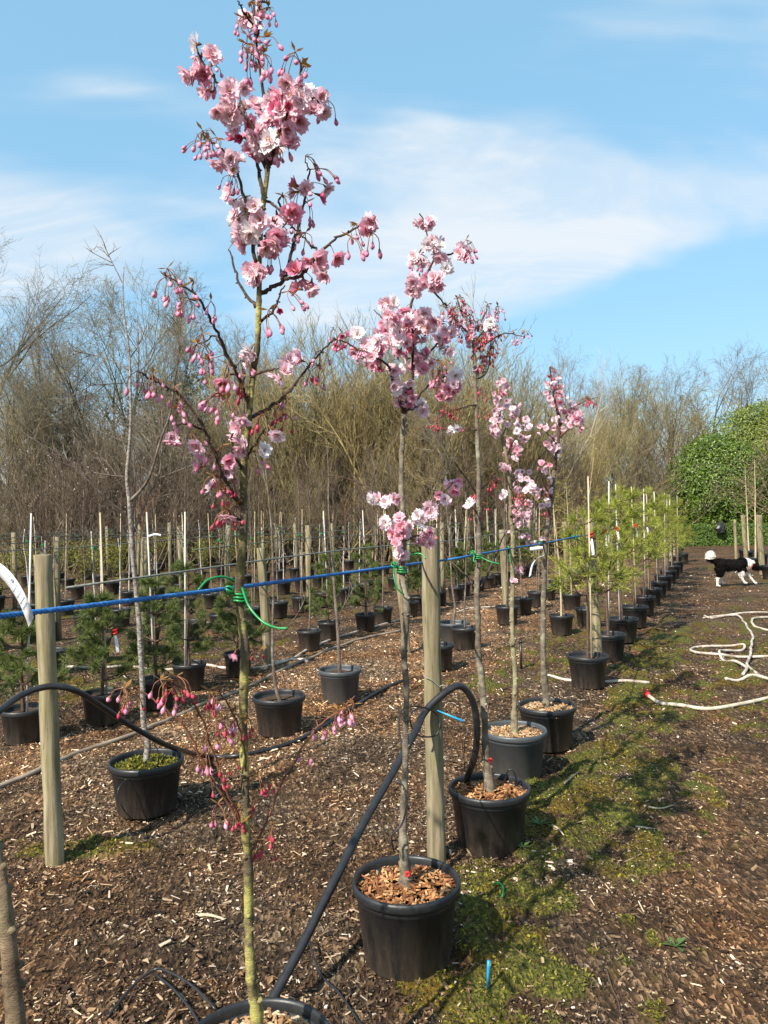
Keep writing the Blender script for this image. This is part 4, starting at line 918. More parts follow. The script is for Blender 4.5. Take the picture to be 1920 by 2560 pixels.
# ------------------------------------------------------------------ cherry 2
D2 = 2.68
stem2 = mp(A6, (515, 70), (540, 110), (560, 200), (592, 290), (570, 350), (520, 440), (472, 540), (476, 640), (480, 760), (480, 900), (455, 1040), (435, 1110), (425, 1300), (420, 1500), (430, 1640)) + \
        mp(B4, (685, 460), (680, 560), (690, 700), (720, 870), (715, 1000), (695, 1250)) + mp(A5, (655, 250), (652, 450), (650, 650), (640, 900), (640, 1050), (648, 1180), (655, 1290))
sw2 = [3, 3, 4, 5, 5, 6, 7, 8, 8, 9, 10, 11, 12, 13, 14, 15, 15, 16, 17, 17, 17, 16, 15, 16, 19, 22, 28, 36]
br2 = [(mp(A6, (594, 300), (680, 280), (740, 250), (785, 220)), .1), (mp(A6, (435, 1110), (385, 960), (345, 850), (230, 790), (90, 720), (60, 740)), -.2),
       (mp(A6, (440, 1100), (500, 1040), (560, 960), (640, 920), (710, 915)), -.15), (mp(A6, (480, 900), (560, 800), (640, 700), (690, 620)), .2),
       (mp(A6, (478, 760), (420, 700), (350, 640), (280, 570)), .15), (mp(A6, (480, 800), (430, 720), (380, 640), (350, 530)), -.2), (mp(A6, (478, 700), (520, 640), (560, 580)), -.15),
       (mp(A6, (520, 440), (580, 430), (630, 410)), -.08), (mp(A6, (590, 480), (640, 530), (660, 560)), .1), (mp(A6, (560, 200), (520, 260), (490, 330)), .06),
       (mp(A6, (425, 1640), (360, 1560), (270, 1500), (130, 1440), (30, 1430)), .12), (mp(A6, (428, 1720), (520, 1620), (590, 1560), (690, 1470)), -.12),
       (mp(A6, (432, 1770), (500, 1740), (570, 1730)), .1), (mp(A6, (425, 1640), (400, 1700), (390, 1760)), -.08), (mp(A6, (445, 1090), (500, 1075), (540, 1050)), .08)]
bb = [(x, y, rx, ry, n, m) for x, y, rx, ry, n, m in [(540, 140, 38, 55, 10, 'pppmb'), (590, 230, 38, 38, 8, 'ppw'), (510, 320, 40, 40, 9, 'ppmb'), (620, 300, 30, 20, 4, 'pw'), (750, 262, 48, 32, 11, 'pmmb'), (650, 345, 25, 18, 3, 'w'), (490, 450, 32, 45, 8, 'ppw'), (590, 425, 58, 42, 13, 'pmm'), (355, 540, 35, 28, 5, 'w'), (430, 620, 95, 48, 26, 'ppwm'), (370, 695, 80, 60, 22, 'ppm'), (530, 625, 55, 60, 16, 'ppm'), (490, 695, 60, 50, 14, 'mmp'), (625, 680, 70, 60, 17, 'ppwm'), (440, 790, 50, 50, 10, 'mdp'), (525, 840, 48, 58, 12, 'mmp'), (640, 765, 38, 38, 6, 'wp'), (105, 725, 45, 45, 9, 'dbb'), (195, 700, 10, 10, 2, 'w'), (265, 775, 70, 48, 17, 'pmp'), (175, 795, 50, 30, 8, 'mb'), (300, 850, 40, 30, 7, 'dm'), (390, 885, 25, 18, 4, 'p'), (410, 980, 40, 28, 7, 'w'), (430, 1030, 55, 50, 13, 'pmd'), (460, 940, 8, 8, 1, 'p'), (525, 1065, 30, 40, 5, 'w'), (640, 960, 65, 60, 16, 'mdb'), (690, 935, 30, 35, 7, 'pw'), (600, 890, 40, 40, 5, 'b'), (260, 1545, 25, 18, 3, 'w'), (350, 1560, 60, 22, 9, 'pm'), (180, 1440, 22, 16, 3, 'b'), (350, 1675, 30, 20, 4, 'w'), (425, 1690, 48, 45, 10, 'mp'), (400, 1755, 40, 35, 7, 'm'), (430, 1835, 28, 35, 6, 'pm'), (520, 1655, 35, 25, 5, 'w'), (570, 1610, 25, 28, 6, 'p'), (690, 1475, 28, 30, 6, 'pm'), (640, 1545, 28, 25, 4, 'pd'), (560, 1752, 42, 35, 10, 'pm'), (530, 1720, 30, 20, 3, 'b')]]
bb = [(*A6(x, y), rx / 2.074, ry / 2.074, n, m) for x, y, rx, ry, n, m in bb]
cherry('second cherry from the camera, pale pink crown, in large black pot beside the pipe', D2, stem2, sw2, br2, [], bb, [], (.185, .28, 'pot', 'barkchip'), 'bark_grey', bsz=.040, bark_from=11, seed=2)

# ------------------------------------------------------------------ cherry 3 (mostly red buds)
D3 = 3.57
stem3 = mp(A6, (705, 495), (740, 600), (790, 720), (803, 850), (808, 1000), (815, 1200), (822, 1400), (822, 1600), (825, 1860)) + mp(B4, (1305, 600), (1300, 800), (1310, 1000), (1315, 1300)) + mp(A5, (1045, 200), (1060, 400), (1065, 560), (1080, 700), (1085, 775))
sw3 = [3, 5, 7, 8, 9, 10, 11, 12, 13, 14, 14, 14, 15, 16, 17, 18, 26, 28]
br3 = [(mp(A6, (790, 700), (850, 600), (870, 545)), .15), (mp(A6, (800, 740), (880, 640), (930, 570)), -.2), (mp(A6, (800, 780), (900, 720), (960, 690), (1060, 712)), .25), (mp(A6, (780, 700), (700, 620), (650, 560)), -.15),
       (mp(A6, (805, 930), (860, 900), (890, 800)), .1), (mp(A6, (812, 1190), (720, 1180), (640, 1165)), .15), (mp(A6, (810, 1060), (720, 1080), (650, 1110), (600, 1150)), -.1), (mp(A6, (808, 960), (840, 1010), (850, 1090)), -.1),
       (mp(A6, (818, 1530), (740, 1420), (690, 1350)), -.15), (mp(A6, (822, 1510), (870, 1470), (910, 1425)), .1), (mp(A6, (822, 1640), (790, 1590), (770, 1570)), -.1), (mp(B4, (1300, 740), (1200, 620), (1100, 520), (1000, 400)), .2),
       (mp(B4, (1330, 720), (1400, 600), (1480, 400), (1560, 240), (1659, 150)), .3)]
bb = [(720, 560, 35, 55, 13, 'rrb'), (740, 640, 55, 60, 16, 'rrbm'), (690, 640, 50, 40, 8, 'pw'), (800, 700, 80, 65, 30, 'rrmp'), (870, 655, 40, 30, 7, 'w'), (890, 720, 35, 60, 14, 'rrd'), (840, 840, 50, 60, 15, 'rrm'), (650, 560, 20, 20, 3, 'r'), (870, 560, 12, 30, 3, 'b'), (925, 580, 15, 25, 3, 'b'), (1010, 705, 60, 14, 7, 'b'), (850, 1000, 14, 40, 3, 'r'), (850, 1095, 10, 20, 2, 'r'), (690, 1090, 50, 28, 7, 'r'), (690, 1190, 32, 15, 4, 'w'), (750, 1190, 8, 8, 1, 'd'), (605, 1150, 20, 14, 3, 'r'), (870, 1475, 14, 10, 2, 'r'), (815, 1520, 12, 12, 2, 'r'), (815, 1612, 15, 12, 2, 'r'), (850, 1585, 10, 10, 1, 'r'), (780, 1575, 22, 12, 3, 'w'), (900, 1440, 12, 12, 2, 'r')]
bb = [(*A6(x, y), rx / 2.074, ry / 2.074, n, m) for x, y, rx, ry, n, m in bb]
cherry('third cherry, thin stem topped by mostly red buds, in black pot beside the timber post', D3, stem3, sw3, br3, [], bb, [], (.185, .28, 'pot', 'barkchip'), 'bark_grey', bsz=.034, seed=3)

# ------------------------------------------------------------------ cherry 4
D4 = 4.5
stem4 = mp(A6, (925, 915), (930, 1050), (940, 1200), (970, 1350), (985, 1500), (988, 1650)) + mp(B4, (1600, 300), (1595, 500), (1600, 700), (1590, 900), (1600, 1200)) + mp(A5, (1205, 0), (1220, 200), (1215, 350), (1215, 480), (1216, 500))
sw4 = [3, 5, 7, 8, 9, 10, 11, 12, 12, 12, 12, 13, 12, 13, 20, 24]
br4 = [(mp(A6, (940, 1230), (980, 1150), (1010, 1070)), .15), (mp(A6, (965, 1330), (1010, 1240), (1080, 1150)), -.2), (mp(A6, (985, 1480), (1040, 1420), (1070, 1380)), .15), (mp(A6, (988, 1640), (1050, 1580), (1110, 1500)), -.2), (mp(A6, (985, 1500), (960, 1420)), -.1), (mp(A6, (988, 1700), (1040, 1720), (1090, 1745)), .15), (mp(A6, (985, 1560), (955, 1500)), .1)]
bb = [(930, 970, 45, 50, 15, 'ppmr'), (935, 1080, 45, 60, 16, 'pp'), (1000, 1080, 38, 48, 11, 'ppw'), (930, 1170, 42, 60, 18, 'pp'), (1040, 1170, 48, 38, 11, 'pw'), (1000, 1290, 52, 58, 20, 'pmm'), (1060, 1225, 25, 25, 5, 'p'), (960, 1400, 28, 38, 6, 'pr'), (1050, 1420, 42, 38, 10, 'pp'), (960, 1515, 26, 26, 5, 'w'), (1010, 1495, 30, 25, 5, 'pm'), (1100, 1510, 38, 45, 11, 'pp'), (1050, 1590, 58, 48, 15, 'ppm'), (1060, 1655, 48, 35, 11, 'pp'), (1080, 1752, 38, 28, 8, 'pm'), (985, 1722, 12, 14, 2, 'p'), (1030, 1540, 30, 30, 5, 'r')]
bb = [(*A6(x, y), rx / 2.074, ry / 2.074, n, m) for x, y, rx, ry, n, m in bb] + [(*A7(x, y), 14, 8, n, 'p') for x, y, n in [(222, 520, 4), (205, 570, 2)]]
cherry('fourth cherry with lilac pink blossom on a pale stem, in grey pot', D4, stem4, sw4, br4, [], bb, [], (.185, .28, 'potgrey', 'barkchip2'), 'bark_pale', bsz=.036, seed=4)

# ------------------------------------------------------------------ cherry 5
D5 = 5.05
stem5 = mp(A6, (1190, 865), (1210, 1000), (1240, 1150), (1235, 1250), (1215, 1400), (1200, 1550), (1180, 1700)) + mp(A7, (372, 420), (370, 560), (362, 800), (365, 1050), (380, 1260), (385, 1310))
sw5 = [3, 5, 7, 8, 10, 11, 12, 13, 13, 13, 14, 19, 22]
br5 = [(mp(A6, (1238, 1180), (1290, 1110), (1340, 1060), (1440, 1020)), .2), (mp(A6, (1236, 1240), (1300, 1180), (1360, 1130)), -.2), (mp(A6, (1230, 1270), (1190, 1220), (1130, 1170)), -.15), (mp(A6, (1215, 1430), (1180, 1370)), .1), (mp(A6, (1205, 1550), (1170, 1490), (1150, 1440)), -.1), (mp(A7, (365, 1180), (335, 1150), (310, 1130)), .05), (mp(A6, (1195, 1620), (1160, 1580)), -.1)]
bb = [(1195, 900, 22, 40, 8, 'rrm'), (1210, 975, 48, 55, 18, 'mpr'), (1235, 1035, 48, 38, 12, 'pm'), (1290, 1110, 68, 58, 28, 'pmm'), (1330, 1160, 38, 48, 16, 'mmr'), (1240, 1170, 38, 48, 12, 'pmr'), (1150, 1180, 30, 28, 7, 'pp'), (1400, 1042, 45, 18, 9, 'r'), (1190, 1260, 48, 38, 11, 'pm'), (1232, 1310, 26, 38, 8, 'pw'), (1170, 1380, 38, 35, 9, 'pm'), (1200, 1435, 20, 25, 5, 'p'), (1180, 1500, 28, 38, 8, 'pr'), (1160, 1580, 28, 26, 6, 'p'), (1185, 1615, 18, 22, 5, 'dr'), (1160, 1750, 14, 10, 2, 'p')]
bb = [(*A6(x, y), rx / 2.074, ry / 2.074, n, m) for x, y, rx, ry, n, m in bb]
cherry('fifth and farthest cherry, dense lilac pink crown, in black pot before the pines', D5, stem5, sw5, br5, [], bb, [], (.185, .28, 'pot', 'barkchip2'), 'bark_grey', bsz=.036, bark_from=4, seed=5)

# ------------------------------------------------------------------ cherry 0 (only its leaning stem shows at the left edge)
D0 = 1.3
stem0 = [(-330, 300), (-270, 700), (-200, 1100), (-130, 1500), (-70, 1850), (-6, 2165), (12, 2286), (41, 2560), (60, 2760), (70, 2900)]
sw0 = [6, 14, 22, 28, 34, 38, 40, 44, 50, 60]
br0 = [([(-270, 700), (-360, 520), (-480, 380)], .2), ([(-240, 880), (-380, 760), (-560, 700)], -.2), ([(-200, 1100), (-300, 1000), (-420, 980)], .3), ([(-330, 300), (-420, 120), (-460, -40)], .1), ([(-300, 500), (-250, 300), (-240, 60)], .2)]
bb = [(-480, 380, 90, 120, 16, 'ppm'), (-560, 700, 100, 100, 14, 'pm'), (-420, 980, 80, 80, 10, 'p'), (-440, 40, 90, 130, 16, 'ppm'), (-300, 200, 70, 120, 14, 'pm'), (-380, 620, 70, 90, 10, 'pm'), (-300, 430, 60, 90, 10, 'p')]
cherry('brown leaning cherry stem at the lower left edge of the picture', D0, stem0, sw0, br0, [], bb, [], (.17, .28, 'pot', 'barkchip2'), 'bark_brown', bsz=.045, seed=9)

# ================================================================== posts
def post(label, u0, v0, u1, v1, Y, rad, group='round timber posts of the rows', lean_y=0.0, name='timber_post', z0=-.12):
    a = at(u0, v0, Y); b = at(u1, v1, Y); b[1] += lean_y; h = b[2]; a = np.array([a[0] + (a[0] - b[0]) / max(h, .2) * .1, Y, z0])
    mb = MB(); n = 16; P = [a + (b - a) * f for f in np.linspace(0, 1, n)]; rr = np.full(n, rad) * (1 + .03 * np.sin(np.arange(n) * 1.3 + u0)); 
    P.append(b + np.array([0, 0, .004])); rr = np.append(rr, rad * .93)
    tube(mb, np.array(P) - [a[0], Y, 0], rr, 18, rough=.06, seed=int(abs(u0)))
    o = obj(name, mb, M['post']); o.location = (a[0], Y, 0); return tag(o, label, 'post', group)
post('weathered thick timber post at the left with blue rope crossing it', 137, 2150, 107, 1389, 3.5, .040)
post('weathered timber post between the second and third cherry, black pipe tied to it', 1092, 2150, 1074, 1322, 3.43, .040)
post('timber post rising from behind the first pine pot', 1497, 1690, 1474, 1296, 7.15, .045)
post('timber post leaning left in the row behind the nearest cherry', 671, 1668, 652, 1371, 8.0, .045)
post('half hidden timber post directly behind the second cherry trunk', 1020, 1650, 985, 1345, 8.6, .04)
post('timber post just right of the fourth cherry stem among whips', 1268, 1560, 1255, 1325, 11.0, .048)

# ================================================================== blue rope
def rope3(pts, rad, pitch=.035, n=8):
    P = smooth_path(pts, n=n); L = np.concatenate([[0], np.cumsum(np.linalg.norm(np.diff(P, axis=0), axis=1))]); m = int(L[-1] / .008)
    s = np.linspace(0, L[-1], m); P = np.stack([np.interp(s, L, P[:, i]) for i in range(3)], -1)
    T = nrm(np.gradient(P, axis=0)); u = nrm(np.cross(T, [0, 0, 1.0])); v = np.cross(T, u); mb = MB()
    for k in range(3):
        a = s / pitch * 2 * PI + k * 2 * PI / 3
        tube(mb, P + (u * np.cos(a)[:, None] + v * np.sin(a)[:, None]) * rad * .5, rad * .62, 6)
    return mb
rp = [(-260, 1576, .95), (0, 1541, 1.27), (300, 1505, 1.52), (597, 1468, 1.885), (800, 1441, 2.3), (981, 1417, 2.72), (1047, 1408, 3.37), (1098, 1402, 3.46), (1180, 1389, 3.6), (1278, 1371, 4.53), (1361, 1358, 5.08), (1443, 1341, 6.62), (1480, 1338, 7.1)]
ro_ = obj('blue_rope', rope3([at(*p) for p in rp], .0051), M['rope'])
tag(ro_, 'bright blue twisted rope stretched along the cherry row', 'rope')

# green tube ties
def tie(label, u, v, Y, rt, tails, rs=.0029, coils=3):
    c = at(u, v, Y); o = thing('green_tree_tie', label, 'tree tie', c, 'green ties on the blue rope')
    mb = MB(); th = np.linspace(0, coils * 2 * PI, coils * 16)
    tube(mb, np.stack([c[0] + (rt + rs) * np.cos(th), c[1] + (rt + rs) * np.sin(th), c[2] - .028 + .008 * th / (2 * PI) + .002 * np.sin(th * 2)], -1), rs, 7); obj('coil', mb, M['green'], o)
    mb = MB(); g = np.random.default_rng(int(u)); k = c + np.array([-(rt + .012), -.012, .004])
    for i in range(3):
        th = np.linspace(0, 2 * PI * .95, 12); ax = nrm(g.normal(size=3)); a = nrm(np.cross(ax, [0.3, .2, 1])); b = np.cross(ax, a)
        tube(mb, k + .011 * (np.cos(th)[:, None] * a + np.sin(th)[:, None] * b), rs * .95, 6)
    obj('knot', mb, M['green'], o)
    for t in tails:
        mb = MB(); tube(mb, smooth_path([at(*p) for p in t], n=6), rs, 7); obj('loose_end', mb, M['green'], o)
tie('green tube tie with two long loose ends on the nearest cherry', 600, 1478, D1, .012, [[(598, 1458, 1.86), (560, 1442, 1.83), (520, 1450, 1.8), (495, 1476, 1.78)], [(605, 1470, 1.84), (622, 1515, 1.80), (655, 1553, 1.78), (690, 1569, 1.76), (718, 1571, 1.75)]])
tie('green tube tie knotted round the second cherry', 1005, 1414, D2, .014, [[(985, 1420, 2.66), (985, 1440, 2.64), (993, 1470, 2.63), (1010, 1487, 2.64)], [(1018, 1392, 2.68), (1040, 1384, 2.66), (1055, 1386, 2.65), (1064, 1397, 2.64)]])
tie('green tube tie knotted round the third cherry', 1195, 1384, D3, .013, [[(1186, 1388, 3.55), (1184, 1400, 3.54), (1187, 1406, 3.53)], [(1200, 1392, 3.56), (1225, 1404, 3.53), (1250, 1410, 3.52)]])
tie('green tube tie knotted round the fourth cherry', 1281, 1371, D4, .013, [[(1276, 1374, 4.48), (1274, 1392, 4.47), (1277, 1408, 4.46)]])
tie('green tube tie above the red tape on the fifth cherry', 1362, 1356, D5, .013, [[(1358, 1356, 5.03), (1335, 1352, 5.0), (1325, 1358, 5.0)]])
tie('green tube tie on the cane of the first pine', 1440, 1341, 6.6, .012, [[(1436, 1342, 6.58), (1428, 1340, 6.57)]])

# ================================================================== pipes and hoses
def hose(name, label, pts, rad, m, cat='hose', group=None, n=8, sides=10):
    P = smooth_path(pts, n=n)
    if group: P[:, 2] += (vn(P[:, 0] * 3.1, P[:, 1] * 3.1, 6) - .62) * rad * 1.5; P[:, 0] += (vn(P[:, 0] * 7, P[:, 1] * 7, 2) - .5) * .03
    mb = MB(); tube(mb, P, rad, sides); return tag(obj(name, mb, M[m]), label, cat, group)
def gz(u, v, z=.012):
    p = gp(u, v); p[2] = height(np.array([p[0]]), np.array([p[1]]))[0] + z; return p
a = gp(640, 2600); 
pp = [gz(640, 2595, .02), gz(676, 2540, .10)]
pa = gp(655, 2560); pa[2] = .02; pb = at(1062, 1778, 3.34)
pp = [pa + (pb - pa) * f + np.array([.006 * math.sin(f * 9), 0, 0]) for f in (-.06, .15, .35, .55, .75, .9, 1.0)] + [at(1115, 1730, 3.39), at(1153, 1716, 3.43), at(1182, 1754, 3.47), at(1192, 1817, 3.5), at(1187, 1889, 3.56), at(1170, 1940, 3.66), at(1163, 1985, 3.75)]
o = thing('irrigation_pipe', 'thick black irrigation pipe running diagonally up to the middle post and looping over', 'pipe', (-.4, 2.2, 0))
mb = MB(); tube(mb, smooth_path(pp, n=10), .0155, 14); obj('pipe', mb, M['pipe'], o)
mb = MB(); th = np.linspace(0, 4 * PI, 40); c = at(1108, 1724, 3.40)
tube(mb, np.stack([c[0] + .019 * np.cos(th), c[1] + .004 * th / 6, c[2] + .019 * np.sin(th)], -1), .002, 5); obj('wire_binding', mb, M['wire'], o)
mb = MB(); tube(mb, smooth_path([at(1102, 1720, 3.37), at(1080, 1700, 3.375), at(1060, 1690, 3.39)], n=4), .0018, 5); obj('wire_binding', mb, M['wire'], o)
hose('irrigation_pipe', 'thick black pipe arching over the left post and dropping to the ground', [at(-60, 1830, 3.1), at(0, 1776, 3.2), at(60, 1735, 3.35), at(125, 1716, 3.43), at(190, 1727, 3.5), at(260, 1770, 3.7), at(340, 1822, 3.9), at(430, 1868, 4.2), gz(520, 1896, .02), gz(600, 1893, .016), gz(700, 1868, .016), gz(775, 1838, .016), gz(880, 1770, .016), gz(960, 1725, .016), gz(1010, 1700, .016)], .0145, 'pipe', 'pipe')
hose('dripper_tube', 'thin black dripper tubes looping round the middle post', [at(1010, 1940, 2.7), at(1015, 1890, 2.74), at(1000, 1840, 2.8), at(1002, 1780, 2.95), at(1040, 1765, 3.2), at(1085, 1780, 3.36), at(1102, 1810, 3.37), at(1085, 1840, 3.36), at(1040, 1835, 3.3), at(1025, 1790, 3.25), at(1050, 1766, 3.3)], .0034, 'pipe', 'tube')
hose('dripper_tube', 'thin black dripper tube arching along the second cherry trunk', [at(985, 2130, 2.62), at(980, 2090, 2.60), at(1005, 2060, 2.6), at(1016, 2010, 2.6), at(1008, 1965, 2.62), at(985, 1950, 2.64)], .003, 'pipe', 'tube')
hose('dripper_tube', 'small black dripper loop standing in the pot of the third cherry', [at(1250, 1985, 3.62), at(1262, 1950, 3.6), at(1272, 1925, 3.58), at(1285, 1930, 3.58), at(1290, 1955, 3.6), at(1284, 1975, 3.62)], .0035, 'pipe', 'tube')
hose('dripper_tube', 'thin black tube hanging from the pipe loop beside the third pot', [at(1180, 1810, 3.47), at(1165, 1840, 3.44), at(1160, 1880, 3.44), at(1162, 1930, 3.46)], .0024, 'pipe', 'tube')
hose('dripper_tube', 'thin black dripper tube looping out of the mossy pot on the left', [at(385, 1860, 3.98), at(396, 1880, 3.96), at(395, 1910, 3.95), at(370, 1935, 3.95), at(330, 1945, 3.93), at(300, 1965, 3.85), at(295, 1995, 3.83), at(310, 2025, 3.84), gz(330, 2050)], .003, 'pipe', 'tube')
hose('dripper_tube', 'curved black tube lying in front of the nearest pot, left of its stem', [gz(270, 2560), gz(330, 2490, .02), gz(385, 2458, .045), gz(420, 2470, .05), gz(480, 2500, .045), gz(540, 2545, .03)], .0042, 'pipe', 'tube')
hose('dripper_tube', 'shorter black tube crossing the curved one at the bottom of the picture', [gz(385, 2456, .03), gz(430, 2495, .03), gz(480, 2540, .02), gz(505, 2575, .012)], .0042, 'pipe', 'tube')
hose('dripper_tube', 'thin black tube on the ground below the diagonal pipe', [gz(770, 2370, .06), gz(800, 2430, .02), gz(850, 2490), gz(900, 2545), gz(930, 2580)], .0036, 'pipe', 'tube')
hose('hose', 'tan hose lying between the left rows', [gz(-60, 1985), gz(0, 1960), gz(100, 1925), gz(200, 1882), gz(345, 1834), gz(440, 1790), gz(520, 1755), gz(600, 1725), gz(700, 1680), gz(770, 1648), gz(860, 1612), gz(935, 1590), gz(1000, 1578)], .0155, 'hose_tan', group='hoses on the ground')
hose('hose', 'dirty white hose along the foot of the conifer row', [gz(60, 1676), gz(150, 1668), gz(230, 1672), gz(310, 1668), gz(420, 1675), gz(500, 1664), gz(560, 1668), gz(640, 1672), gz(720, 1650), gz(790, 1618), gz(860, 1590), gz(960, 1562), gz(1040, 1540)], .0135, 'hose_white', group='hoses on the ground')
hose('hose', 'short curved white hose end behind the nearest cherry stem', [gz(690, 1660), gz(720, 1650), gz(755, 1648), gz(770, 1658)], .018, 'hose_white', group='hoses on the ground')
hose('hose', 'thin white hose behind the middle post', [gz(1120, 1535), gz(1180, 1522), gz(1250, 1516), gz(1330, 1500)], .0125, 'hose_white', group='hoses on the ground')
hose('hose', 'straight white pipe on the ground under the first pine pot', [gz(1370, 1693), gz(1420, 1702), gz(1500, 1710), gz(1560, 1709), gz(1625, 1711)], .0135, 'hose_white', group='hoses on the ground')
o = thing('garden_hose', 'cream garden hose with red end lying curved on the path', 'hose', gz(1620, 1744), 'hoses on the ground')
mb = MB(); tube(mb, smooth_path([gz(1622, 1750, .03), gz(1650, 1764, .02), gz(1700, 1775, .02), gz(1770, 1780, .02), gz(1850, 1768, .02), gz(1920, 1751, .02), gz(1990, 1730, .02)], n=8), .0145, 12); obj('tube', mb, M['hose_cream'], o)
mb = MB(); p0, p1 = gz(1622, 1750, .03), gz(1612, 1738, .045); tube(mb, [p0, (p0 + p1) / 2, p1], [.02, .022, .017], 10); obj('connector', mb, M['red'], o)
K = lambda x, y, z=.02: gz(1200 + x / 2.304, 1200 + y / 2.304, z)
hose('hose_coil', 'tangled dirty white hose loops on the right of the path', [K(1290, 790), K(1340, 800), K(1470, 790, .03), K(1520, 830), K(1560, 880), K(1570, 930), K(1560, 1000, .04), K(1540, 1060), K(1560, 1100), K(1620, 1140), K(1720, 1170)], .0135, 'hose_white', group='hoses on the ground')
hose('hose_coil', 'white hose loop crossing under the tangled hose on the path', [K(1720, 1020), K(1600, 1024), K(1480, 1018), K(1390, 1020), K(1260, 1008), K(1215, 985), K(1240, 968), K(1330, 962), K(1450, 958), K(1520, 965), K(1510, 980), K(1420, 995, .04), K(1375, 1015, .045), K(1400, 1045), K(1480, 1062), K(1530, 1085), K(1535, 1110), K(1510, 1145)], .0135, 'hose_white', group='hoses on the ground')
hose('hose_coil', 'upper stretch of white hose across the right of the path', [K(1285, 795, .015), K(1370, 788, .015), K(1500, 778), K(1600, 774), K(1740, 770)], .0125, 'hose_white', group='hoses on the ground')
hose('hose_coil', 'lowest short stretch of white hose by the right edge', [K(1410, 1166, .012), K(1480, 1156, .012), K(1580, 1152, .012), K(1740, 1165, .012)], .014, 'hose_white', group='hoses on the ground')
hose('hose_coil', 'tan bend of hose at the right edge of the path', [K(1740, 790), K(1640, 798), K(1580, 808), K(1562, 828), K(1590, 850), K(1740, 880)], .016, 'hose_cream', group='hoses on the ground')
mb = MB(); c = gz(1303, 1672, 0); tube(mb, [c, c + [0, 0, .26]], .011, 10); tube(mb, [c + [0, 0, .26], c + [0, 0, .285]], [.014, .010], 10)
tag(obj('irrigation_riser', mb, M['pipe']), 'short black upright irrigation riser between the fourth and fifth cherry', 'pipe')

# ================================================================== potted rows
def whip(seed, H, kind, cane=True, twigs=16, lean=.02, tw=.5):
    g = np.random.default_rng(seed); base = 'white_bark' if kind == 'white' else ('bark_whip' if kind == 'grey' else 'twig_red')
    n = 9; zs = np.linspace(.22, H, n); off = np.cumsum(g.normal(0, .012, (n, 2)), 0) + np.linspace(0, 1, n)[:, None] * g.normal(0, lean, 2)
    off -= off[0]; P = np.stack([off[:, 0], off[:, 1], zs], -1); R = np.linspace(.0110, .0022, n) * (1.0 if kind != 'white' else 1.15)
    k = 6 if kind == 'white' else n
    a = MB(); PP, RR = smooth_path(P, R, 4); c = (k - 1) * 4
    tube(a, PP[:c + 1], RR[:c + 1], 7, rough=.1, seed=seed); out = {'trunk': a.mesh('trunk', M[base])}
    b = MB()
    if k < n: tube(b, PP[c:], RR[c:], 6)
    i = g.integers(len(PP) // 3, len(PP) - 1, twigs); az = g.random(twigs) * 6.28
    D = np.stack([np.cos(az) * tw, np.sin(az) * tw, np.full(twigs, .75)], -1)
    for s in grow(seed, (PP[i], D, H * .16 * (.6 + .9 * g.random(twigs)), np.full(twigs, .0042)), [dict(nseg=4, kids=3, ratio=.5, ang=.6, tmin=.3, rr=.7, taper=.6, rmin=.002), dict(nseg=2, rmin=.002)]): prisms(b, *s, sides=4)
    out['twigs'] = b.mesh('twigs', M['twig' if kind != 'red' else 'twig_red'])
    if cane:
        cb = MB(); d = g.normal(0, .03, 2); tube(cb, [(.02, .012, .1), (.02 + d[0] * .5, .012 + d[1] * .5, .95), (.02 + d[0], .012 + d[1], 1.58 + .1 * g.random())], [.0065, .006, .0045], 7); out['cane'] = cb.mesh('cane', M['whitecane' if seed % 2 else 'cane'])
    return out
def place(mesh, name, label, cat, x, y, group, pot=(.15, .25, 'pot'), rz=None, tiez=None, seg=24):
    o = thing(name, label, cat, (x, y, 0), group, rz=random.random() * 6.28 if rz is None else rz)
    for nm, me in mesh.items():
        q = inst(nm, me, o, (0, 0, 0))
        if nm in ('twigs', 'needles', 'leaves', 'stems'): q['kind'] = 'stuff'
    add_pot(o, *pot, seg=seg)
    if tiez: inst('tie', TIE, o, (0, 0, tiez))
    return o
tb = MB(); th = np.linspace(0, 4 * PI, 26); tube(tb, np.stack([.018 * np.cos(th), .018 * np.sin(th), .006 * th / 3], -1), .0055, 5); tube(tb, [(.018, 0, .01), (.045, .01, .02), (.06, 0, -.03)], .005, 5)
TIE = tb.mesh('tie', M['green'])
WW = [whip(100 + i, 1.9 + .12 * i, 'white', i == 0) for i in range(4)]
WG = [whip(120 + i, 2.1 + .2 * i, 'grey', i in (0, 2), twigs=14 + 3 * i) for i in range(4)]
WR = [whip(140 + i, 1.8 + .2 * i, 'red', False, twigs=12) for i in range(2)]

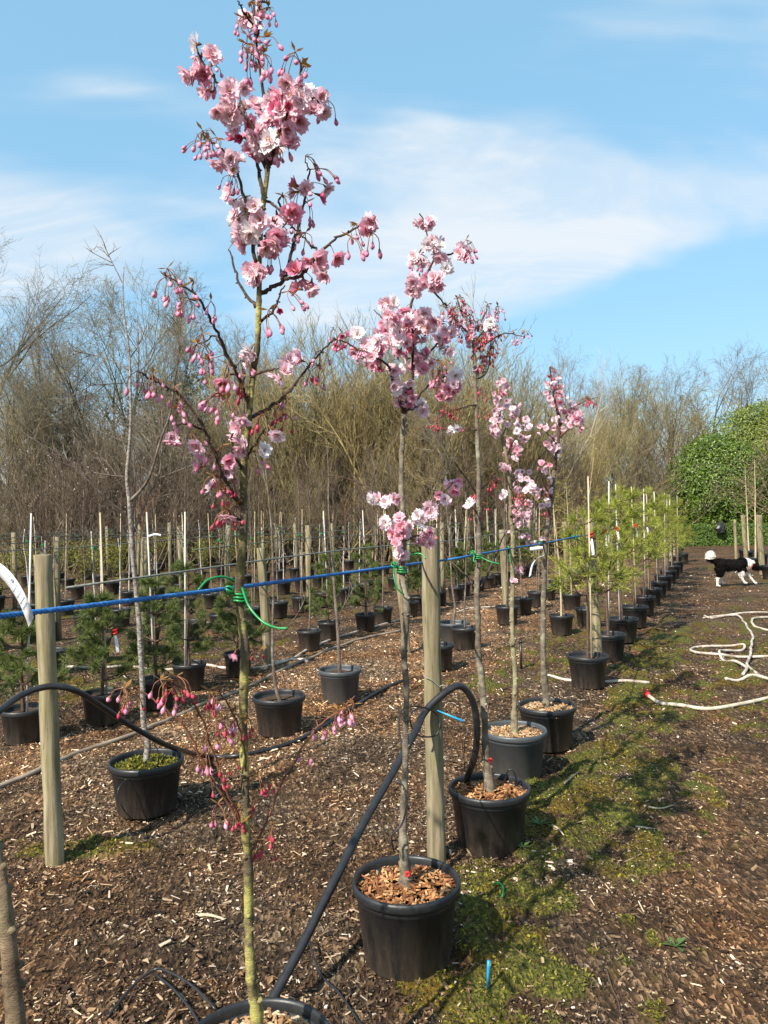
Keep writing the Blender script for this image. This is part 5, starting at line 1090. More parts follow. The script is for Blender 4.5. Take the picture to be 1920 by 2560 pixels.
# conifers
def pine(seed, H, z0, spread, nw, nl, mk, needles=70, width=.0032, up_=.5, shoots=2):
    g = np.random.default_rng(seed); tr = MB(); P = np.array([(0, 0, .2), (g.normal(0, .015), g.normal(0, .015), H * .5), (g.normal(0, .02), g.normal(0, .02), H)])
    PP = smooth_path(P, n=8); tube(tr, PP, np.linspace(.015, .005, len(PP)), 7); ne = MB(); NP = []; ND = []
    for k in range(nw):
        f = k / max(nw - 1, 1); z = z0 + (H - .08 - z0) * f; c = np.array([np.interp(z, PP[:, 2], PP[:, 0]), np.interp(z, PP[:, 2], PP[:, 1]), z])
        nb = 4 + g.integers(0, 3)
        for b in range(nb):
            a = g.random() * 6.28; L = spread * (1 - .55 * f) * (.55 + .7 * g.random())
            d = np.array([math.cos(a), math.sin(a), .12]); tip = c + d * L + np.array([0, 0, L * up_ * (.5 + g.random())])
            Q = smooth_path([c, c + d * L * .55 + [0, 0, .02], tip], n=4); tube(tr, Q, np.linspace(.0065, .003, len(Q)), 5)
            ends = [(Q[len(Q) // 2], tip)]
            for s in range(shoots):
                q = Q[len(Q) // 2 + s]; e = q + nrm(d + g.normal(0, .6, 3) + [0, 0, .3]) * L * .5; tube(tr, [q, e], [.004, .0025], 4); ends.append((q, e))
            for p, q in ends:
                t = g.random(needles) ** .5; NP.append(p + (q - p) * t[:, None]); ax = nrm(q - p)
                ND.append(nrm(ax * .75 + g.normal(0, .55, (needles, 3))))
    m = needles * 2; t = g.random(m); NP.append(PP[-1] - np.array([0, 0, 1.0]) * (t * .3)[:, None]); ND.append(nrm(np.array([0, 0, .9]) + g.normal(0, .55, (m, 3))))
    NP = np.concatenate(NP); ND = np.concatenate(ND); n = len(NP); s = nrm(np.cross(ND, g.normal(size=(n, 3)))) * width; L = (nl * (.7 + .5 * g.random(n)))[:, None]
    V = np.stack([NP - s * .5, NP + s * .5, NP + ND * L * .6 + s * .45, NP + ND * L], 1); b = np.arange(n)[:, None] * 4
    ne.add(V.reshape(-1, 3), None, np.concatenate([b + np.array([[0, 1, 2]]), b + np.array([[0, 2, 3]])]))
    return {'trunk': tr.mesh('trunk', M['twig']), 'needles': ne.mesh('needles', M[mk], False)}
PT = [pine(200 + i, 1.50 + .10 * i, .80, .36, 5, .075, 'needle', 62, .0040) for i in range(4)]
PD = [pine(220 + i, .90 + .08 * i, .32, .23, 7, .058, 'needle_dark', 95, .0034, .4) for i in range(4)]
def canem(seed, H=1.84):
    g = np.random.default_rng(seed); mb = MB(); d = g.normal(0, .035, 2); tube(mb, [(.03, -.02, .1), (.03 + d[0] * .5, -.02 + d[1] * .5, H * .52), (.03 + d[0], -.02 + d[1], H)], [.0085, .008, .006], 8); return mb.mesh('cane', M['whitecane' if seed % 3 else 'cane'])
CN = [canem(300 + i) for i in range(5)]
CS = [canem(320 + i, 1.6) for i in range(5)]
ordn = ['first', 'second', 'third', 'fourth', 'fifth', 'sixth', 'seventh', 'eighth', 'ninth', 'tenth', 'eleventh', 'twelfth']
Yp = [6.75, 7.9, 9.0, 10.1, 11.2, 12.3, 13.4, 14.6, 15.8, 17.0, 18.3]
def tagstrip(parent, p, length, az, seed):
    g = random.Random(seed); mb = MB(); n = 7; c = math.cos(az); s = math.sin(az); V = []
    for i in range(n):
        f = i / (n - 1); x = .35 * length * math.sin(f * 1.5); z = -length * f * .9
        for sd_ in (-1, 1): V.append((p[0] + x * c - s * .011 * sd_, p[1] + x * s + c * .011 * sd_, p[2] + z))
    V2 = [(a, b + .0012, d) for a, b, d in V]; k = len(V)
    q = [(2 * i, 2 * i + 1, 2 * i + 3, 2 * i + 2) for i in range(n - 1)]; q += [tuple(k + a for a in reversed(f)) for f in q]
    mb.add(V + V2, q); obj('label_strip', mb, M['white'], parent, world=False)
    mb = MB(); th = np.linspace(0, 4 * PI, 20); tube(mb, np.stack([p[0] + .016 * np.cos(th), p[1] + .016 * np.sin(th), p[2] + .004 * th], -1), .007, 5); obj('red_tie', mb, M['red'], parent, world=False)
for i, y in enumerate(Yp):
    x = rowx(1, y) - .06; lab = 'bright green pine with bamboo cane, %s pine of the row from the camera' % ordn[i]
    m = dict(PT[i % 4]); m['cane'] = CN[i % 5]
    o = place(m, 'potted_pine', lab, 'pine', x, y, 'bright pines in the cherry row', (.175 if i < 4 else .165, .28, 'pot'), rz=i * 1.9, seg=36)
    if i in (0, 1, 2, 3, 5, 6):
        for j in range(2 if i in (2,) else 1): tagstrip(o, (.045, -.02, 1.30 - .1 * j), .16, -i * 1.9 - PI / 2 + j, i)
for j, (u, v, Y) in enumerate([(1690, 1408, 21), (1708, 1400, 22.0)]):
    p = at(u, v, Y); place(dict(PD[j]), 'potted_pine', ['small dark pine in the last pot of the cherry row', 'small dark pine beside the paired posts at the row end'][j], 'pine', p[0], Y, 'bright pines in the cherry row')

# row 2: behind the cherries
x2 = lambda y: rowx(2, y) + .22
def special(label, D, stem, sw, pot, bk, brs, moss=False, name='potted_tree', cat='tree'):
    foot = at(*stem[-1], D); o = thing(name, label, cat, (foot[0], D, 0))
    S = [at(u, v, D) for u, v in stem]; S[-1][2] = pot[1] - .06; P, R = smooth_path(S, [a / FPX * D / 2 for a in sw], 6)
    mb = MB(); tube(mb, P, R, 11, rough=.14, seed=int(abs(foot[0]) * 100)); obj('trunk', mb, M[bk], o)
    for bi, (pts, dz, r0) in enumerate(brs):
        n = len(pts); Q = smooth_path([at(u, v, D + dz * i / (n - 1)) for i, (u, v) in enumerate(pts)], n=5)
        mb = MB(); tube(mb, Q, np.linspace(r0, .0022, len(Q)), 7, rough=.1, seed=bi)
        g = np.random.default_rng(bi); k = g.integers(len(Q) // 3, len(Q) - 1, 5); d = nrm(np.gradient(Q, axis=0))[k] + g.normal(0, .5, (5, 3))
        for s in grow(bi, (Q[k], d, np.full(5, .14) * (.5 + g.random(5)), np.full(5, .003)), [dict(nseg=3, kids=2, ratio=.6, ang=.5, tmin=.3, rr=.7, rmin=.0018), dict(nseg=2)]): prisms(mb, *s, sides=4)
        obj('branch', mb, M['bark_whip'], o)
    add_pot(o, *pot, seg=48)
    if moss:
        n = 1600; rr = pot[0] * .9 * np.sqrt(rg.random(n)); t = rg.random(n) * 6.28; mb = MB()
        leaves(mb, np.stack([rr * np.cos(t), rr * np.sin(t), pot[1] - .05 + .05 * (1 - (rr / pot[0]) ** 2) * (.4 + .6 * fbm(rr * np.cos(t) * 18 + 3, rr * np.sin(t) * 18, 4, 2))], -1), np.stack([rg.normal(0, .5, n), rg.normal(0, .5, n), np.full(n, .4)], -1), .022, .011, tilt=.2)
        q = obj('moss', mb, M['moss'], o, world=False, smooth=False); q['kind'] = 'stuff'
    return o
Cc = lambda x, y: (x / 2.37, 500 + y / 2.37)
special('white barked slender tree in mossy dark pot beside the left post', 4.1,
        mp(Cc, (735, 400), (728, 560), (740, 720), (765, 900), (772, 1100), (775, 1300), (765, 1480), (752, 1640), (765, 1780)) + mp(A3, (770, 200), (790, 500), (815, 740), (830, 950), (845, 1250), (850, 1430), (875, 1560), (868, 1650), (868, 1720)),
        [2, 3, 4, 5, 6, 7, 8, 9, 10, 11, 11, 12, 13, 13, 14, 15, 17, 19], (.19, .27, 'pot'), 'birch',
        [(mp(Cc, (725, 490), (690, 420), (650, 340), (615, 265)), .1, .003), (mp(Cc, (775, 1780), (850, 1700), (900, 1600), (950, 1430), (1010, 1260), (1030, 1100), (1060, 900), (1070, 710)), -.25, .009),
         (mp(Cc, (775, 930), (820, 860), (870, 740)), .15, .004), (mp(Cc, (790, 1480), (800, 1650), (800, 1900)), .05, .005), (mp(Cc, (730, 1085), (650, 1090), (510, 1100)), -.15, .003),
         (mp(A3, (785, 330), (830, 220), (880, 90), (940, -20), (960, -200), (960, -420)), .25, .006), (mp(A3, (760, 210), (640, 120), (520, 0), (400, -120), (200, -240), (0, -360)), -.3, .005),
         (mp(Cc, (765, 1010), (680, 960), (560, 920), (450, 900)), .2, .0035), (mp(Cc, (940, 1650), (1040, 1610), (1150, 1565)), -.1, .003), (mp(Cc, (750, 1640), (650, 1630), (530, 1610)), .1, .003), (mp(Cc, (765, 1560), (720, 1400), (660, 1230)), .2, .003)], moss=True, name='potted_birch', cat='birch')
special('slender bare tree with curved foot in dark pot behind the nearest cherry', 5.5, mp(A2, (850, 760), (870, 950), (895, 1200), (905, 1400), (908, 1600), (905, 1850), (905, 2000)) + [(690, 1720), (700, 1752), (698, 1785)], [3, 4, 5, 6, 6, 7, 8, 9, 10, 14], (.185, .27, 'pot'), 'bark_whip',
        [(mp(A2, (905, 1480), (960, 1400), (975, 1280), (990, 1160)), .15, .003), (mp(A2, (910, 1870), (1000, 1810), (1080, 1690), (1115, 1560)), -.15, .0035), (mp(A2, (880, 1050), (850, 900), (845, 830)), .1, .0025), (mp(A2, (905, 1700), (860, 1600), (800, 1530)), -.1, .003)])
special('slender straight bare tree in pale grey pot, centre left', 6.4, mp(A2, (1225, 720), (1235, 900), (1235, 1080), (1245, 1250), (1260, 1450), (1275, 1650), (1288, 1800), (1298, 2000)) + [(849, 1690), (850, 1703)], [2, 3, 4, 5, 6, 7, 8, 9, 10, 12], (.175, .27, 'potgrey'), 'bark_whip',
        [(mp(A2, (1262, 1480), (1320, 1400), (1370, 1300), (1395, 1220)), .12, .003), (mp(A2, (1262, 1520), (1230, 1400), (1235, 1280)), -.1, .003), (mp(A2, (1290, 1760), (1350, 1650), (1400, 1560)), .1, .003)])
special('slender bare tree with bent foot in grey pot, just right of the middle post', 9.2, mp(B4, (1045, -200), (1050, 50), (1070, 300), (1085, 550), (1100, 750), (1120, 880), (1110, 990), (1108, 1010)), [2, 3, 3, 4, 5, 6, 7, 8], (.19, .24, 'potgrey'), 'bark_whip',
        [(mp(B4, (1075, 350), (1130, 200), (1140, 50)), .1, .003), (mp(B4, (1050, 80), (1000, 0), (980, -60)), .1, .003)])
i = 0
for y in np.arange(7.7, 21.5, .95):
    if abs(y - 9.2) < .5: continue
    lab = 'slender grey whip, %s beyond the grey pot in the row behind the cherries' % nth(i + 1)
    place(WG[i % 4], 'potted_whip', lab, 'young tree', x2(y) - .04 * (y - 7.5), y + random.uniform(-.1, .1), 'whips behind the cherries', (.16, .25, 'pot'), tiez=None); i += 1
# row 3: dwarf conifers with canes
x3 = lambda y: rowx(3, y) + .22
d3 = ['small dark conifer far left, partly hidden by the left post', 'small conifer with white label between the left post and the white barked tree', 'small conifer right behind the white barked tree', 'small loose conifer with cane just right of the white barked tree']
for j, (u, v, Y, k) in enumerate([(60, 1850, 5.4, 0), (257, 1800, 5.85, 1), (393, 1775, 6.3, 2), (474, 1722, 6.95, 3)]):
    p = at(u, v, Y); m = dict(PD[k]); m['cane'] = CS[j]
    o = place(m, 'potted_conifer', d3[j], 'conifer', p[0], Y, 'small conifers in the third row', (.15, .24, 'pot'), rz=j * 1.4, seg=32)
    if j == 1: tagstrip(o, (.06, -.08, .66), .14, -1.4 - .9, 3)
i = 0
for y in np.arange(7.5, 20, .68):
    if abs(y - 8.0) < .25: continue
    if i % 3 == 1: m = dict(WG[i % 4]); lab = 'grey whip among small conifers, %s beyond the leaning post in the third row' % nth(i + 1); nm, ct = 'potted_whip', 'young tree'
    else: m = dict(PD[i % 4]); m['cane'] = CS[i % 5]; lab = 'small dark conifer with cane, %s beyond the leaning post in the third row' % nth(i + 1); nm, ct = 'potted_conifer', 'conifer'
    place(m, nm, lab, ct, x3(y) + random.uniform(-.1, .1), y, 'plants of the third row', (.14, .23, 'pot')); i += 1
# rows 4 to 9: whips, shrubs
def shrub(seed):
    g = np.random.default_rng(seed); n = 700; s = grow(seed, (np.tile([[0, 0, .2]], (7, 1)), np.stack([g.normal(0, .35, 7), g.normal(0, .35, 7), np.ones(7)], -1), np.full(7, .75), np.full(7, .006)), [dict(nseg=4, kids=5, ratio=.5, ang=.6, tmin=.2, rr=.7), dict(nseg=2)])
    a = MB(); [prisms(a, *q, sides=4) for q in s]; p = np.concatenate([s[1][1], s[0][1]]); p = p[g.integers(0, len(p), n)] + g.normal(0, .05, (n, 3)); b = MB(); leaves(b, p, g.normal(size=(n, 3)), .045, .022)
    return {'stems': a.mesh('stems', M['twig']), 'leaves': b.mesh('leaves', M['shrub'], False)}
SH = [shrub(400 + i) for i in range(3)]
names = {4: 'fourth', 5: 'fifth', 6: 'sixth', 7: 'seventh', 8: 'eighth', 9: 'ninth'}
for k in range(4, 10):
    y0 = {4: 7.3, 5: 9.4, 6: 11.4, 7: 13.4, 8: 15.4, 9: 17.4}[k] - .9; i = 0
    for y in np.arange(y0, 23, .66 if k < 7 else .85):
        x = rowx(k, y) + .2 + random.uniform(-.06, .06); r_ = random.random()
        if k in (7, 9) and r_ < .6: m, nm, ct, what = SH[i % 3], 'potted_shrub', 'shrub', 'yellow green leafy shrub'
        elif r_ < .08: m, nm, ct, what = WR[i % 2], 'potted_whip', 'young tree', 'orange stemmed whip'
        elif (k in (4, 6) and r_ < .62) or r_ < .4: m, nm, ct, what = WW[random.randrange(4)], 'potted_birch', 'birch', 'white stemmed young birch'
        else: m, nm, ct, what = WG[random.randrange(4)], 'potted_whip', 'young tree', 'grey stemmed bare whip'
        place(m, nm, '%s, %s plant from the left in the %s row from the camera' % (what, nth(i + 1), names[k]), ct, x, y, 'plants of the %s row' % names[k], (.15, .25, 'pot'), tiez=1.22 if random.random() < .5 else None, seg=20); i += 1
# their posts and wires
for k in range(2, 10):
    xo = .22; ys = {2: [13.5, 19], 3: [13, 18.5], 4: [8.9, 12.4, 16, 20], 5: [10.0, 13.4, 17, 21], 6: [11.2, 15, 19], 7: [13.6, 17.4, 21.5], 8: [15.2, 19], 9: [17, 20.5]}[k]
    for pi, y in enumerate(ys):
        x = rowx(k, y) + xo + .05; mb = MB(); tube(mb, [(0, 0, -.1), (random.uniform(-.02, .02), 0, .7), (random.uniform(-.05, .05), 0, 1.36 + random.uniform(-.06, .08))], [.042, .041, .039], 12, rough=.05, seed=k)
        o = obj('timber_post', mb, M['post']); o.location = (x, y, 0); tag(o, '%s timber post from the left in the %s row from the camera' % (nth(pi + 1), {2: 'second', 3: 'third', **names}[k]), 'post', 'timber posts of the %s row' % k)
    ya, yb = max(2.5, ys[0] - 6 if k > 2 else 3.4), 23.0; Pw = [(rowx(k, y) + xo, y, 1.24 + (.03 if j % 2 else 0) + .005 * k) for j, y in enumerate(np.linspace(ya, yb, 9))]
    mb = MB(); tube(mb, smooth_path(Pw, n=4), .0055 if k < 5 else .006, 6)
    tag(obj('row_rope', mb, M['ropegrey' if k % 2 else 'wire']), 'thin grey rope strung along the %s row from the camera' % {2: 'second', 3: 'third', **names}[k], 'rope')

# paired posts at the end of the cherry row
R6 = lambda x, y: (1650 + x / 6.144, 1250 + y / 6.144)
def rpost(label, x0, y0, x1, y1, Y, rad): a = R6(x0, y0); b = R6(x1, y1); post(label, *a, *b, Y, rad)
rpost('taller of the two posts at the far end of the cherry row', 172, 980, 163, 340, 21.5, .052)
rpost('shorter post touching the taller one at the far end of the cherry row', 225, 900, 205, 372, 23.5, .042)
rpost('leftmost of the three posts right of the dog', 1172, 890, 1148, 310, 23, .045)
rpost('middle of the three posts right of the dog', 1328, 930, 1272, 238, 20.5, .056)
rpost('rightmost and thickest of the three posts behind the head of the dog', 1572, 1080, 1520, 232, 17.6, .066)
hose('row_rope', 'green wire strung between the posts right of the dog', [at(*R6(1148, 360), 23), at(*R6(1280, 375), 20.5), at(*R6(1520, 405), 17.6), at(*R6(1700, 425), 16)], .007, 'green', 'rope')
# tan young trees in pots at the right edge
WT = []
for i in range(2):
    g = np.random.default_rng(500 + i); s = grow(510 + i, ([[0, 0, .2]], up, [2.5], [.026]), [dict(nseg=8, kids=16, ratio=.36, ang=.8, tmin=.38, rr=.42, taper=.8, wander=.03), dict(nseg=4, kids=4, ratio=.5, ang=.5, tmin=.2, rr=.7, rmin=.004), dict(nseg=2)])
    a = MB(); prisms(a, *s[0], sides=7); b = MB(); [prisms(b, *q, sides=4) for q in s[1:]]; WT.append({'trunk': a.mesh('trunk', M['cane']), 'twigs': b.mesh('twigs', M['bark_brown'])})
for j, (u, Y, lab) in enumerate([(1886, 19.0, 'tan barked young tree between the two thicker posts right of the dog'), (1925, 16.3, 'tan barked young tree right of the thickest post at the right edge'), (1870, 22, 'tan barked young tree behind the middle post right of the dog'), (1952, 14.8, 'black pot at the nose of the dog holding a tan young tree'), (1958, 12.9, 'black pot cut by the right edge, nearest of the right row')]):
    x = (u - 960) / FPX * Y; place(WT[j % 2], 'potted_young_tree', lab, 'young tree', x, Y, 'tan trees in the right hand row', (.20, .30, 'pot'), rz=j * 2.1, seg=32)
for j, (u, Y) in enumerate([(1862, 22.5), (1880, 21.2), (1898, 20.2)]):
    o = thing('empty_pot', ['leftmost black pot in the cluster behind the posts right of the dog', 'middle black pot in the cluster behind the posts right of the dog', 'rightmost black pot in the cluster behind the posts right of the dog'][j], 'pot', ((u - 960) / FPX * Y, Y, 0), 'black pots behind the right posts'); add_pot(o, .19, .30, 'pot', seg=28)
# larches with yellow shoots behind the first pines
for j, (u, Y, H, lab) in enumerate([(1398, 9.6, 2.1, 'yellow twigged young larch left of the first pine'), (1462, 10.2, 2.25, 'taller yellow twigged young larch behind the first pine post'), (1425, 12.0, 2.0, 'yellow twigged young larch farther back behind the pines')]):
    s = grow(530 + j, ([[0, 0, .2]], up, [H - .2], [.014]), [dict(nseg=8, kids=22, ratio=.26, ang=1.0, tmin=.2, rr=.5, taper=.8, wander=.03), dict(nseg=4, kids=4, ratio=.5, ang=.5, tmin=.1, rr=.8, trop=.0, rmin=.003), dict(nseg=2)])
    a = MB(); prisms(a, *s[0], sides=6); b = MB(); [prisms(b, *q, sides=3) for q in s[1:]]; p = np.concatenate([s[1][1], s[2][1]]); leaves(b, p, rg.normal(size=p.shape), .03, .012)
    place({'trunk': a.mesh('trunk', M['cane']), 'twigs': b.mesh('twigs', M['needle_yellow'])}, 'potted_larch', lab, 'larch', (u - 960) / FPX * Y, Y, 'larches behind the pines', (.15, .25, 'pot'))

# ================================================================== labels on the cherries
def strip(name, label, pts, width, wdir, m='white', th=.0008, cat='plant label'):
    P = smooth_path(pts, n=8); T = nrm(np.gradient(P, axis=0)); W = nrm(np.asarray(wdir, float)); Nn = nrm(np.cross(T, W)); n = len(P)
    V = np.concatenate([P - W * width / 2, P + W * width / 2, P - W * width / 2 + Nn * th, P + W * width / 2 + Nn * th]); i = np.arange(n - 1)
    q = np.concatenate([np.stack([i, i + 1, n + i + 1, n + i], -1), np.stack([2 * n + i, 3 * n + i, 3 * n + i + 1, 2 * n + i + 1], -1), np.stack([i, 2 * n + i, 2 * n + i + 1, i + 1], -1), np.stack([n + i, n + i + 1, 3 * n + i + 1, 3 * n + i], -1)])
    mb = MB(); mb.add(V, q); return mb, P, T, Nn
D_ = 1.25
o = thing('plant_label', 'long curved white plant label hanging in at the left edge', 'plant label', at(60, 1500, D_))
pts = [at(-40, 1405, D_), at(0, 1424, D_), at(30, 1455, D_ - .01), at(55, 1495, D_ - .015), at(70, 1530, D_ - .01), at(78, 1555, D_)]
Wd = np.array([.55, -.25, .75])
mb, P, T, Nn = strip('', '', pts, .020, Wd); 
# the strip narrows to its tip
obj('strip', mb, M['white'], o)
def text_mesh(body, size):
    cu = bpy.data.curves.new('txt', 'FONT'); cu.body = body; cu.size = size; cu.align_x = 'CENTER'; cu.align_y = 'CENTER'; cu.extrude = .0002
    t = bpy.data.objects.new('txt', cu); C.objects.link(t); dg = bpy.context.evaluated_depsgraph_get(); dg.update()
    me = bpy.data.meshes.new_from_object(t.evaluated_get(dg)); C.objects.unlink(t); bpy.data.objects.remove(t); me.materials.clear(); me.materials.append(M['ink']); return me
def lay(me, name, parent, c, xd, yd, lift):
    xd = nrm(xd); zd = nrm(np.cross(xd, yd)); zd = zd if np.dot(zd, CAM - c) > 0 else -zd; yd = np.cross(zd, xd)
    ob = obj(name, me, None, None); ob.matrix_world = Matrix(((xd[0], yd[0], zd[0], 0), (xd[1], yd[1], zd[1], 0), (xd[2], yd[2], zd[2], 0), (0, 0, 0, 1)))
    ob.parent = parent; p = c + zd * lift - np.array(parent.location); ob.matrix_parent_inverse = Matrix.Identity(4); ob.location = p; return ob
k = 16; lay(text_mesh('10', .009), 'printed_number', o, P[k] + nrm(Wd) * .003, T[k], nrm(Wd), .0016)
for j in range(4):
    k = 19 + j * 3; mb = MB(); s = .0022
    for q in range(5): mb.add(np.array([(-.0075 + q * .003, -s / 3, 0), (-.0055 + q * .003, -s / 3, 0), (-.0055 + q * .003, s / 3, 0), (-.0075 + q * .003, s / 3, 0)]), [(0, 1, 2, 3)])
    lay(mb.mesh('printed_line', M['ink']), 'printed_line', o, P[k], nrm(Wd), T[k], .0016)
o = thing('plant_label', 'white label with red tape on the fifth cherry below the rope', 'plant label', at(1361, 1375, D5))
for v0, v1 in ((1366, 1374), (1387, 1397)):
    mb = MB(); a = at(1361, v0, D5); b = at(1360, v1, D5); tube(mb, [a, b], .0175, 14, cap=True); obj('red_tape', mb, M['red'], o)
mb, *_ = strip('', '', [at(1357, 1370, D5 - .02), at(1345, 1371, D5 - .03), at(1325, 1373, D5 - .03)], .024, (0, 0, 1)); obj('strip', mb, M['white'], o)
mb, *_ = strip('', '', [at(1357, 1391, D5 - .02), at(1342, 1397, D5 - .03), at(1331, 1412, D5 - .03), at(1325, 1440, D5 - .02)], .022, (.6, -.2, .6)); obj('strip', mb, M['white'], o)
mb, *_ = strip('', '', [at(360 / 1.0 + 10, 1341, 7.4), at(388, 1336, 7.4), at(402, 1338, 7.4)], .02, (0, 0, 1)); q = obj('plant_label', mb, M['white']); tag(q, 'white label strip held at an angle above the conifers left of the nearest cherry', 'plant label')
mb = MB(); a, b = at(1093, 1776, 3.33), at(1158, 1803, 3.30); tube(mb, [a, (a + b) / 2, b], [.002, .004, .0055], 6); tag(obj('plastic_tie', mb, M['cyan']), 'turquoise plastic strip sticking out from the middle post', 'plastic strip')
mb = MB(); a, b = gz(1218, 2480, .0), gz(1222, 2500, 0); b = at(1222, 2402, a[1] - .01); tube(mb, [a, (a + b) / 2, b], [.003, .005, .006], 6); tag(obj('plastic_stake', mb, M['cyan']), 'bright blue plastic stake standing in moss right of the large pot', 'stake')
mb = MB(); tube(mb, smooth_path([gz(1232, 2222, .02), gz(1246, 2226, .025), gz(1258, 2238, .02), gz(1256, 2258, .012)], n=5), .004, 6); tag(obj('green_tube_piece', mb, M['green']), 'short bent piece of green tube lying on the moss', 'tube piece')
for (u, v, D, lab) in [(1226, 1901, D3, 'small red tag low on the third cherry stem'), (1019, 2185, D2, 'small red tag at the foot of the second cherry')]:
    p = at(u, v, D - .03); mb = MB(); th = np.linspace(0, 2 * PI, 10); tube(mb, p + np.stack([.006 * np.cos(th), 0 * th, .008 * np.sin(th)], -1), .004, 6); tag(obj('red_tag', mb, M['red']), lab, 'tag', 'small red tags on the cherries')
# weeds
for (u, v, s, lab) in [(1350, 2075, .055, 'grey green weed rosette beside the third pot'), (1308, 2140, .05, 'bright green weed seedling below the third pot'), (1690, 2370, .05, 'small weed rosette in the mulch at the right'), (1535, 1672, .07, 'leafy weed beside the first pine pot')]:
    c = gz(u, v, 0); n = 11; mb = MB()
    for j in range(n):
        a = j * 2.4; e = .25 + .5 * (j / n); d = np.array([math.cos(a) * math.cos(e), math.sin(a) * math.cos(e), math.sin(e)]); sd2 = np.array([-math.sin(a), math.cos(a), 0]); L = s * (.7 + .5 * random.random()); z = np.array([0, 0, 1.0])
        V = [c, c + d * L * .4 + sd2 * L * .10, c + d * L * .4 - z * L * .03, c + d * L * .4 - sd2 * L * .10, c + d * L * .8 + sd2 * L * .11 - z * L * .05, c + d * L * .8 - z * L * .09, c + d * L * .8 - sd2 * L * .11 - z * L * .05, c + d * L - z * L * .14]
        mb.add(V, [(1, 4, 5, 2), (2, 5, 6, 3)], [(0, 1, 2), (0, 2, 3), (4, 7, 5), (5, 7, 6)])
    tag(obj('weed', mb, M['weed']), lab, 'weed', 'weeds in the mulch')
# sticks on the ground
for j, (pts, r_, lab) in enumerate([([(1600, 2045), (1640, 2020), (1705, 1995)], .004, 'thin curved stick on the mossy ground at the right'), ([(1610, 2030), (1650, 2034), (1682, 2027)], .006, 'short pale stick touching the thin curved stick'), ([(1515, 2430), (1530, 2480), (1545, 2510), (1560, 2580)], .0028, 'thin bent twig at the bottom right'), ([(1380, 2085), (1395, 2095), (1410, 2106)], .006, 'pale wood sliver beside the third pot'), ([(1412, 1968), (1430, 1958), (1446, 1950)], .006, 'pale stick on the moss beside the grey pot'), ([(1590, 2075), (1620, 2082), (1650, 2078)], .006, 'pale wood sliver on the mulch at the right'), ([(490, 2282), (520, 2284), (560, 2290)], .008, 'pale wood splinter on the mulch left of the diagonal pipe')]):
    mb = MB(); P = smooth_path([gz(u, v, .012) for u, v in pts], n=6); tube(mb, P, np.linspace(r_, r_ * .5, len(P)), 6, rough=.2, seed=j); tag(obj('stick', mb, M['cane' if 'pale' in lab else 'twig']), lab, 'stick', 'sticks on the ground')
# black bag hanging on the hedge
mb = MB(); c = at(*R6(930, 420), 30.75); n1, n2 = 12, 9; V = []
for a in range(n2):
    f = a / (n2 - 1); rr = .17 * (math.sin(PI * min(.97, .12 + f * .86)) ** .6) * (1.15 - .3 * f)
    for b in range(n1): t = 2 * PI * b / n1; k_ = 1 + .45 * (rg.random() - .4); V.append((c[0] + rr * math.cos(t) * k_ + .06 * (f - .5), c[1] + rr * .7 * math.sin(t) * k_, c[2] - .24 + .44 * f + .05 * rg.random()))
q = [(a * n1 + b, a * n1 + (b + 1) % n1, (a + 1) * n1 + (b + 1) % n1, (a + 1) * n1 + b) for a in range(n2 - 1) for b in range(n1)]
k = len(V); V += [(c[0], c[1], c[2] - .25), (c[0], c[1], c[2] + .27)]
mb.add(V, q, [(k, (b + 1) % n1, b) for b in range(n1)] + [(k + 1, (n2 - 1) * n1 + b, (n2 - 1) * n1 + (b + 1) % n1) for b in range(n1)])
tag(obj('black_bag', mb, M['pot'], smooth=False), 'crumpled black plastic bag hung on the clipped hedge', 'bag')

# ================================================================== the dog
DY = 14.9; d0 = gp(*R6(862, 1328)); DX, DYY = d0[0], d0[1]
s_ = 1 / 6.144 / FPX * DYY
Dg = lambda x, y, o=0.0: np.array([(x - 862) * s_, o, (1328 - y) * s_])
bodym = MB()
def limb(pts, rad): P, R = smooth_path(pts, rad, 5); tube(bodym, P, np.asarray(R), 12)
def ell(c, r, n=12):
    th = np.linspace(0, PI, n); lathe(bodym, np.stack([np.maximum(np.sin(th), 1e-3), -np.cos(th)], -1), 14); bodym.v[-1] = bodym.v[-1] * np.array(r) + c
limb([Dg(872, 985), Dg(920, 985), Dg(1010, 995), Dg(1120, 1012), Dg(1220, 1015), Dg(1290, 1000)], [.075, .108, .10, .115, .125, .09])
limb([Dg(1240, 990), Dg(1330, 985), Dg(1410, 1005), Dg(1450, 1020)], [.125, .10, .080, .065])
ell(Dg(1462, 1022), (.082, .068, .070)); limb([Dg(1450, 1035), Dg(1520, 1058), Dg(1578, 1070)], [.060, .045, .032]); ell(Dg(1572, 1055), (.03, .024, .022))
ell(Dg(1425, 1000, .055), (.035, .018, .045)); ell(Dg(1425, 1000, -.055), (.035, .018, .045))
for o_, pw in ((-.07, [(905, 1050), (905, 1130), (868, 1195), (862, 1270), (860, 1318)]), (.07, [(925, 1040), (975, 1120), (945, 1190), (975, 1250), (988, 1290)])):
    limb([Dg(x, y, o_) for x, y in pw], [.085, .066, .033, .021, .023]); x, y = pw[-1]; ell(Dg(x + 18, y + 2, o_), (.038, .022, .017))
for o_, pw in ((-.06, [(1255, 1060), (1245, 1140), (1235, 1190), (1265, 1250), (1280, 1278)]), (.06, [(1300, 1060), (1345, 1135), (1395, 1190), (1450, 1250), (1482, 1290)])):
    limb([Dg(x, y, o_) for x, y in pw], [.078, .046, .028, .022, .023]); x, y = pw[-1]; ell(Dg(x + 16, y + 4, o_), (.038, .022, .017))
limb([Dg(875, 960), Dg(830, 945), Dg(785, 920), Dg(770, 880), Dg(800, 845), Dg(835, 835)], [.045, .042, .052, .068, .075, .045])
